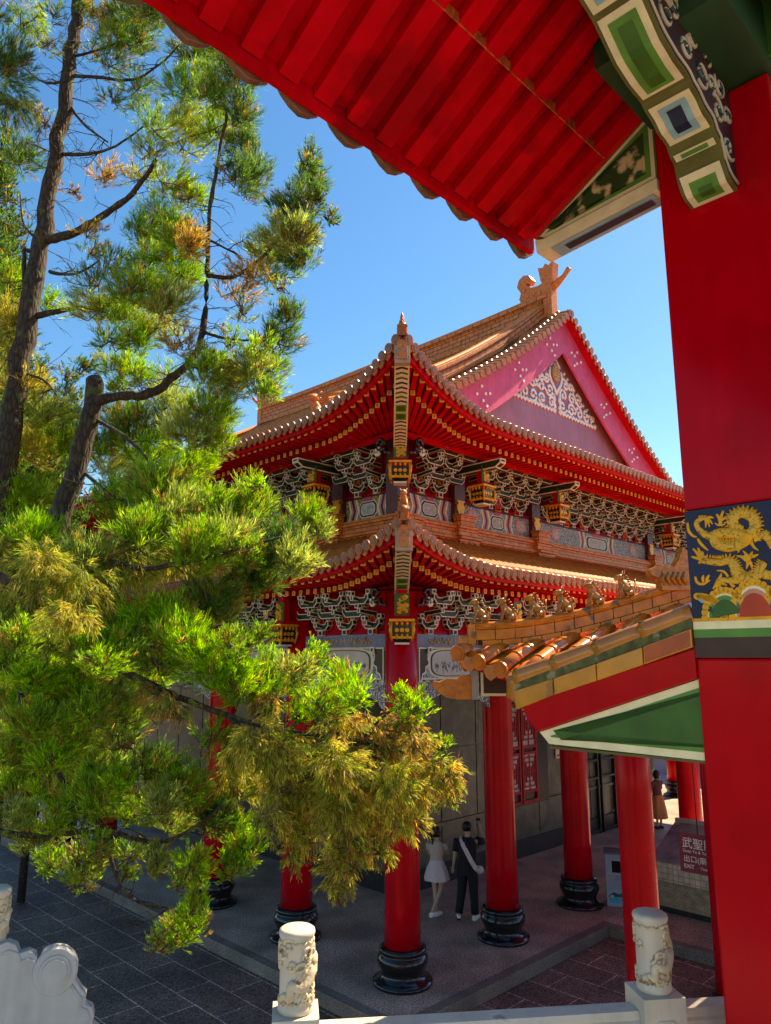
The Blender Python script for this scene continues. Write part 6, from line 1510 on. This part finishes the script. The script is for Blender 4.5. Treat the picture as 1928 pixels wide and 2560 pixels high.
def body(parent, J, female, skin=SKIN):
    """J: joint dict in local metres (x right, y forward, z up); one continuous skinned figure with hands and fingers"""
    k = .9 if female else 1.
    V = []; E = []; R_ = []; ix = {}
    def add(n, r, par=None, p=None):
        ix[n] = len(V); V.append(Vector(J[n] if p is None else p)); R_.append(r)
        if par: E.append((ix[par], ix[n]))
    add('pelvis', (.145 * k, .105 * k)); add('waist', (.125 * k * (.9 if female else 1), .09 * k), 'pelvis'); add('chest', (.155 * k, .105 * k), 'waist'); add('neck0', .062 * k, 'chest'); add('neck1', .052 * k, 'neck0')
    h = Vector(J['head']); f = Vector(J.get('face', (0, 1, 0)))
    add('skull0', (.066, .078), 'neck1', h + Vector((0, 0, -.06))); add('skull1', (.078, .092), 'skull0', h + Vector((0, 0, .03)) - f * .01); add('skull2', (.06, .07), 'skull1', h + Vector((0, 0, .095)) - f * .012)
    for s in ('l', 'r'):
        add('sh' + s, .055 * k, 'chest'); add('el' + s, .040 * k, 'sh' + s); add('wr' + s, .026 * k, 'el' + s)
        w = Vector(J['wr' + s]); d = (w - Vector(J['el' + s])).normalized(); d = Vector(J.get('hd' + s, d)).normalized()
        sd = d.cross(Vector((0, 1, 0.2))).normalized(); pm = w + d * .05; add('pa' + s, (.030, .016), 'wr' + s, pm)
        for q, (o_, l_) in enumerate(((-.026, .062), (-.009, .075), (.009, .070), (.024, .054))):
            add('f%d%s' % (q, s), .0095, 'pa' + s, pm + d * .04 + sd * o_); add('g%d%s' % (q, s), .0085, 'f%d%s' % (q, s), pm + d * (.04 + l_ * .5) + sd * o_ * 1.1 + Vector((0, .006, 0))); add('h%d%s' % (q, s), .007, 'g%d%s' % (q, s), pm + d * (.04 + l_ * .9) + sd * o_ + Vector((0, .02, -.004)))
        add('t0' + s, .010, 'pa' + s, pm - d * .015 - sd * .034); add('t1' + s, .008, 't0' + s, pm + d * .02 - sd * .052)
        add('hi' + s, .085 * k, 'pelvis'); add('kn' + s, .055 * k, 'hi' + s); add('ca' + s, .050 * k, 'kn' + s, Vector(J['kn' + s]).lerp(Vector(J['an' + s]), .35) - Vector((0, .02, 0))); add('an' + s, .034 * k, 'ca' + s)
        an = Vector(J['an' + s]); ft = Vector(J.get('ft' + s, (0, 1, 0))); add('he' + s, .032, 'an' + s, an - Vector((0, 0, .055)) - ft * .025); add('to' + s, (.036, .022), 'he' + s, an - Vector((0, 0, .065)) + ft * .13)
    o = skinmesh('body', V, E, R_, skin, parent)
    mb = MB(); rt = Vector((f.y, -f.x, 0))            # face: eyes, nose, mouth and ears
    for s in (-1, 1):
        mb.disc(h + f * .082 + rt * s * .032 + Vector((0, 0, .005)), f, .012, .004, 0, 8); mb.tube([h + rt * s * .078 + Vector((0, 0, .02)), h + rt * s * .088 - f * .012 + Vector((0, 0, .0)), h + rt * s * .078 + Vector((0, 0, -.03))], [.012, .016, .01], 6, 1)
    mb.tube([h + f * .088 + Vector((0, 0, .01)), h + f * .108 + Vector((0, 0, -.022)), h + f * .09 + Vector((0, 0, -.028))], [.009, .014, .006], 6, 1); mb.tube([h + f * .085 + rt * -.022 + Vector((0, 0, -.055)), h + f * .092 + Vector((0, 0, -.053)), h + f * .085 + rt * .022 + Vector((0, 0, -.055))], .006, 5, 2)
    mb.build('face', [HAIR, skin, mat('lips', (.42, .12, .11), .5)], o)
    return o
def loft(rings, n=20, wob=0.):
    mb = MB(); vs = []
    for c, rx, ry in rings:
        for k in range(n):
            t = 2 * PI * k / n; q = 1 + wob * math.sin(t * 7) * (rx > .17)
            vs.append((c[0] + rx * q * math.cos(t), c[1] + ry * q * math.sin(t), c[2]))
    K = len(rings); mb.add(vs, [(i * n + k, i * n + (k + 1) % n, (i + 1) * n + (k + 1) % n, (i + 1) * n + k) for i in range(K - 1) for k in range(n)], 0, smooth=True)
    return mb
def shoe(parent, an, ft, m, sole):
    an, ft = Vector(an), Vector(ft).normalized(); b = an - Vector((0, 0, .075)); mb = MB(); sd = Vector((ft.y, -ft.x, 0))
    mb.tube([b - ft * .065 + Vector((0, 0, .025)), b + Vector((0, 0, .03)), b + ft * .09 + Vector((0, 0, .015)), b + ft * .165 + Vector((0, 0, .008))], [.038, .046, .046, .028], 10, 0, flat=(Vector((0, 0, 1)), .8))
    mb.tube([b - ft * .075 - Vector((0, 0, .012)), b + ft * .02 - Vector((0, 0, .012)), b + ft * .17 - Vector((0, 0, .014))], [.036, .046, .032], 10, 1, flat=(Vector((0, 0, 1)), .35))
    mb.build('shoe', [m, sole], parent)
COT = mat('cream_top', (.48, .36, .30), .8, .08, 20.); SKT = mat('white_skirt', (.58, .46, .46), .75, .06, 14.); BLK = mat('black_cloth', (.010, .010, .012), .8, .3, 16.); WSH = mat('white_shoe', (.80, .76, .72), .6, .05)
STRAP = mat('pale_strap', (.66, .52, .52), .7, .08, 20.)
# woman in a cream top and white skirt
WO = empty('person', (1.02, 15.92, 0), -.25); tag(WO, 'woman with ponytail in cream top and short white skirt under the hall, legs crossed', 'person')
J = dict(pelvis=(0, 0, .90), waist=(.005, 0, 1.04), chest=(.0, .0, 1.24), neck0=(.0, .0, 1.37), neck1=(.005, .01, 1.42), head=(.01, .02, 1.52), face=(.75, .66, 0), shl=(-.155, 0, 1.31), shr=(.155, .02, 1.31), ell=(-.17, .12, 1.08), elr=(.20, .14, 1.10), wrl=(.0, .27, 1.12), wrr=(.16, .30, 1.20),
         hil=(-.085, 0, .86), hir=(.085, 0, .86), knl=(-.045, .03, .48), knr=(.075, .05, .48), anl=(-.01, -.02, .09), anr=(-.07, -.10, .10), ftl=(.45, .89, 0), ftr=(.6, .8, 0))
body(WO, J, True)
loft([((0, 0, 1.0), .135, .10), ((0, 0, 1.08), .122, .09), ((0, 0, 1.2), .155, .115), ((0, 0, 1.29), .16, .105), ((0, .0, 1.35), .12, .08), ((0, .0, 1.385), .062, .06)]).build('top', [COT], WO)
for s, e in (('shl', 'ell'), ('shr', 'elr')):
    mb = MB(); a, b = Vector(J[s]), Vector(J[e]); mb.tube([a + Vector((0, 0, .02)), a.lerp(b, .3), a.lerp(b, .55)], [.062, .058, .055], 10, 0); mb.build('sleeve', [COT], WO)
loft([((0, 0, 1.03), .125, .095), ((0, 0, .98), .15, .12), ((0, 0, .88), .19, .16), ((0, 0, .78), .225, .19), ((0, 0, .68), .25, .21), ((0, 0, .655), .25, .21)], 42, .07).build('skirt', [SKT], WO)
mb = MB(); h = Vector(J['head']); mb.lathe((h.x - .012, h.y - .015, h.z - .06), [(.082, 0), (.094, .05), (.098, .10), (.088, .15), (.055, .19), (.01, .2)], 16, 0); mb.tube([h + Vector((-.06, -.075, .05)), h + Vector((-.09, -.115, .0)), h + Vector((-.085, -.11, -.1)), h + Vector((-.07, -.09, -.2))], [.035, .042, .035, .012], 8, 0); mb.build('hair', [HAIR], WO)
shoe(WO, J['anl'], J['ftl'], WSH, WSH); shoe(WO, J['anr'], J['ftr'], WSH, WSH)
# man in black with a pale sling strap, phone raised
MA = empty('person', (1.62, 15.72, 0), -.3); tag(MA, 'man in black clothes with pale strap across his back, raising a phone beside the column', 'person')
J = dict(pelvis=(0, 0, .98), waist=(0, 0, 1.12), chest=(0, .0, 1.34), neck0=(0, .01, 1.49), neck1=(.0, .02, 1.54), head=(.01, .03, 1.65), face=(.35, .94, 0), shl=(-.19, 0, 1.42), shr=(.19, .02, 1.42), ell=(-.25, .0, 1.15), elr=(.33, .20, 1.40), wrl=(-.30, .06, .92), wrr=(.20, .34, 1.60), hdr=(-.3, .3, .9),
         hil=(-.095, 0, .93), hir=(.095, 0, .93), knl=(-.13, .04, .51), knr=(.11, .03, .51), anl=(-.17, -.10, .11), anr=(.13, .0, .095), ftl=(-.25, .95, 0), ftr=(.25, .97, 0))
body(MA, J, False)
loft([((0, 0, .80), .19, .135), ((0, 0, .92), .185, .135), ((0, 0, 1.1), .17, .125), ((0, 0, 1.28), .195, .135), ((0, 0, 1.40), .20, .125), ((0, .0, 1.46), .15, .095), ((0, .01, 1.505), .072, .07)]).build('shirt', [BLK], MA)
for s, e in (('shl', 'ell'), ('shr', 'elr')):
    mb = MB(); a, b = Vector(J[s]), Vector(J[e]); mb.tube([a + Vector((0, 0, .025)), a.lerp(b, .4), a.lerp(b, .72)], [.078, .075, .07], 10, 0); mb.build('sleeve', [BLK], MA)
mb = MB()
for s in 'lr':
    mb.tube([Vector(J['hi' + s]) + Vector((0, 0, .04)), Vector(J['hi' + s]).lerp(Vector(J['kn' + s]), .5), J['kn' + s], Vector(J['kn' + s]).lerp(Vector(J['an' + s]), .6), Vector(J['an' + s]) + Vector((0, 0, .0))], [.115, .105, .088, .08, .074], 12, 0)
mb.build('trousers', [BLK], MA)
mb = MB(); pts = [(-.10, .05, 1.485), (-.105, -.06, 1.47), (-.07, -.128, 1.40), (.02, -.145, 1.24), (.11, -.14, 1.08), (.19, -.10, .94), (.21, 0, .90)]
for a, b in zip(pts[:-1], pts[1:]): mb.beam(a, b, .085, .012, 0, up=(.3, -1, .3))
mb.build('strap', [STRAP], MA)
mb = MB(); mb.tube([(.20, -.06, .96), (.235, .02, .90), (.22, .1, .86)], [.05, .085, .05], 10, 0); mb.build('sling_bag', [STRAP], MA)
mb = MB(); h = Vector(J['head']); mb.lathe((h.x - .008, h.y - .018, h.z - .035), [(.080, 0), (.094, .04), (.098, .09), (.086, .135), (.05, .165), (.01, .17)], 16, 0); mb.build('hair', [HAIR], MA)
mb = MB(); c = Vector((.16, .41, 1.70)); mb.box(c.x - .04, c.x + .04, c.y - .005, c.y + .005, c.z - .08, c.z + .08, 0); tag(mb.build('phone', [BLACK], None, bevel=.003, loc=(1.62, 15.72, 0)), 'black phone held up by the man in black', 'phone').rotation_euler = (0, 0, -.3)
shoe(MA, J['anl'], J['ftl'], WSH, BLACK); shoe(MA, J['anr'], J['ftr'], WSH, WSH)
# person in orange further off in the sunlight
PE = empty('person', (8.17, 23.5, 0), .5); tag(PE, 'person in brown top and orange skirt standing in the sunlight beyond the walkway', 'person')
J = dict(pelvis=(0, 0, .90), waist=(0, 0, 1.04), chest=(.0, .0, 1.24), neck0=(.0, .0, 1.37), neck1=(.005, .01, 1.42), head=(.01, .02, 1.52), face=(-.6, .8, 0), shl=(-.16, 0, 1.31), shr=(.16, 0, 1.31), ell=(-.2, .06, 1.08), elr=(.21, .06, 1.08), wrl=(-.12, .25, 1.0), wrr=(.13, .25, 1.0),
         hil=(-.085, 0, .86), hir=(.085, 0, .86), knl=(-.08, .03, .48), knr=(.08, .03, .48), anl=(-.08, 0, .09), anr=(.08, 0, .09))
body(PE, J, True)
loft([((0, 0, .95), .16, .12), ((0, 0, 1.08), .14, .10), ((0, 0, 1.2), .165, .12), ((0, 0, 1.29), .17, .11), ((0, .0, 1.35), .12, .08), ((0, .0, 1.385), .062, .06)]).build('top', [mat('brown_top', (.16, .04, .03), .8)], PE)
for s, e in (('shl', 'ell'), ('shr', 'elr')):
    mb = MB(); a, b = Vector(J[s]), Vector(J[e]); mb.tube([a + Vector((0, 0, .02)), a.lerp(b, .5), a.lerp(b, .9)], [.062, .058, .05], 10, 0); mb.build('sleeve', [MATS['brown_top']], PE)
loft([((0, 0, 1.0), .13, .10), ((0, 0, .88), .18, .15), ((0, 0, .6), .23, .2), ((0, 0, .3), .27, .24)], 42, .05).build('skirt', [mat('orange_skirt', (.60, .18, .06), .8)], PE)
mb = MB(); h = Vector(J['head']); mb.lathe((h.x, h.y - .02, h.z - .10), [(.08, 0), (.095, .08), (.10, .14), (.088, .19), (.05, .23), (.01, .24)], 16, 0); mb.build('hair', [HAIR], PE)
shoe(PE, J['anl'], (0, 1, 0), BLACK, BLACK); shoe(PE, J['anr'], (0, 1, 0), BLACK, BLACK)
# ---------------------------------------------------------------- daylight
SUN_AZ, SUN_EL = math.radians(55), math.radians(50)      # azimuth clockwise from +Y
w = bpy.data.worlds.new('World'); SC.world = w; w.use_nodes = True; nt = w.node_tree
bg = nt.nodes['Background']; sky = nt.nodes.new('ShaderNodeTexSky'); sky.sky_type = 'NISHITA'; sky.sun_disc = False
sky.sun_elevation = SUN_EL; sky.sun_rotation = SUN_AZ; sky.altitude = 200; sky.air_density = 1.0; sky.dust_density = .3; sky.ozone_density = 4.5
hs = nt.nodes.new('ShaderNodeHueSaturation'); hs.inputs['Saturation'].default_value = 1.28; nt.links.new(sky.outputs[0], hs.inputs['Color']); nt.links.new(hs.outputs[0], bg.inputs[0]); bg.inputs[1].default_value = .115
sl = bpy.data.lights.new('sun', 'SUN'); so = bpy.data.objects.new('sun', sl); COL.objects.link(so)
sl.energy = 5.0; sl.angle = math.radians(.6); sl.color = (1, .93, .82)
sd = Vector((math.sin(SUN_AZ) * math.cos(SUN_EL), math.cos(SUN_AZ) * math.cos(SUN_EL), math.sin(SUN_EL)))
so.rotation_euler = sd.to_track_quat('Z', 'Y').to_euler(); so.location = sd * 60
SC.view_settings.view_transform = 'Standard'; SC.view_settings.look = 'None'; SC.view_settings.gamma = 1; SC.view_settings.exposure = 1.28
SC.cycles.max_bounces = 8; SC.cycles.transparent_max_bounces = 8
SC.cycles.use_denoising = True

SC.view_settings.use_white_balance = True; SC.view_settings.white_balance_temperature = 9200; SC.view_settings.white_balance_tint = 12
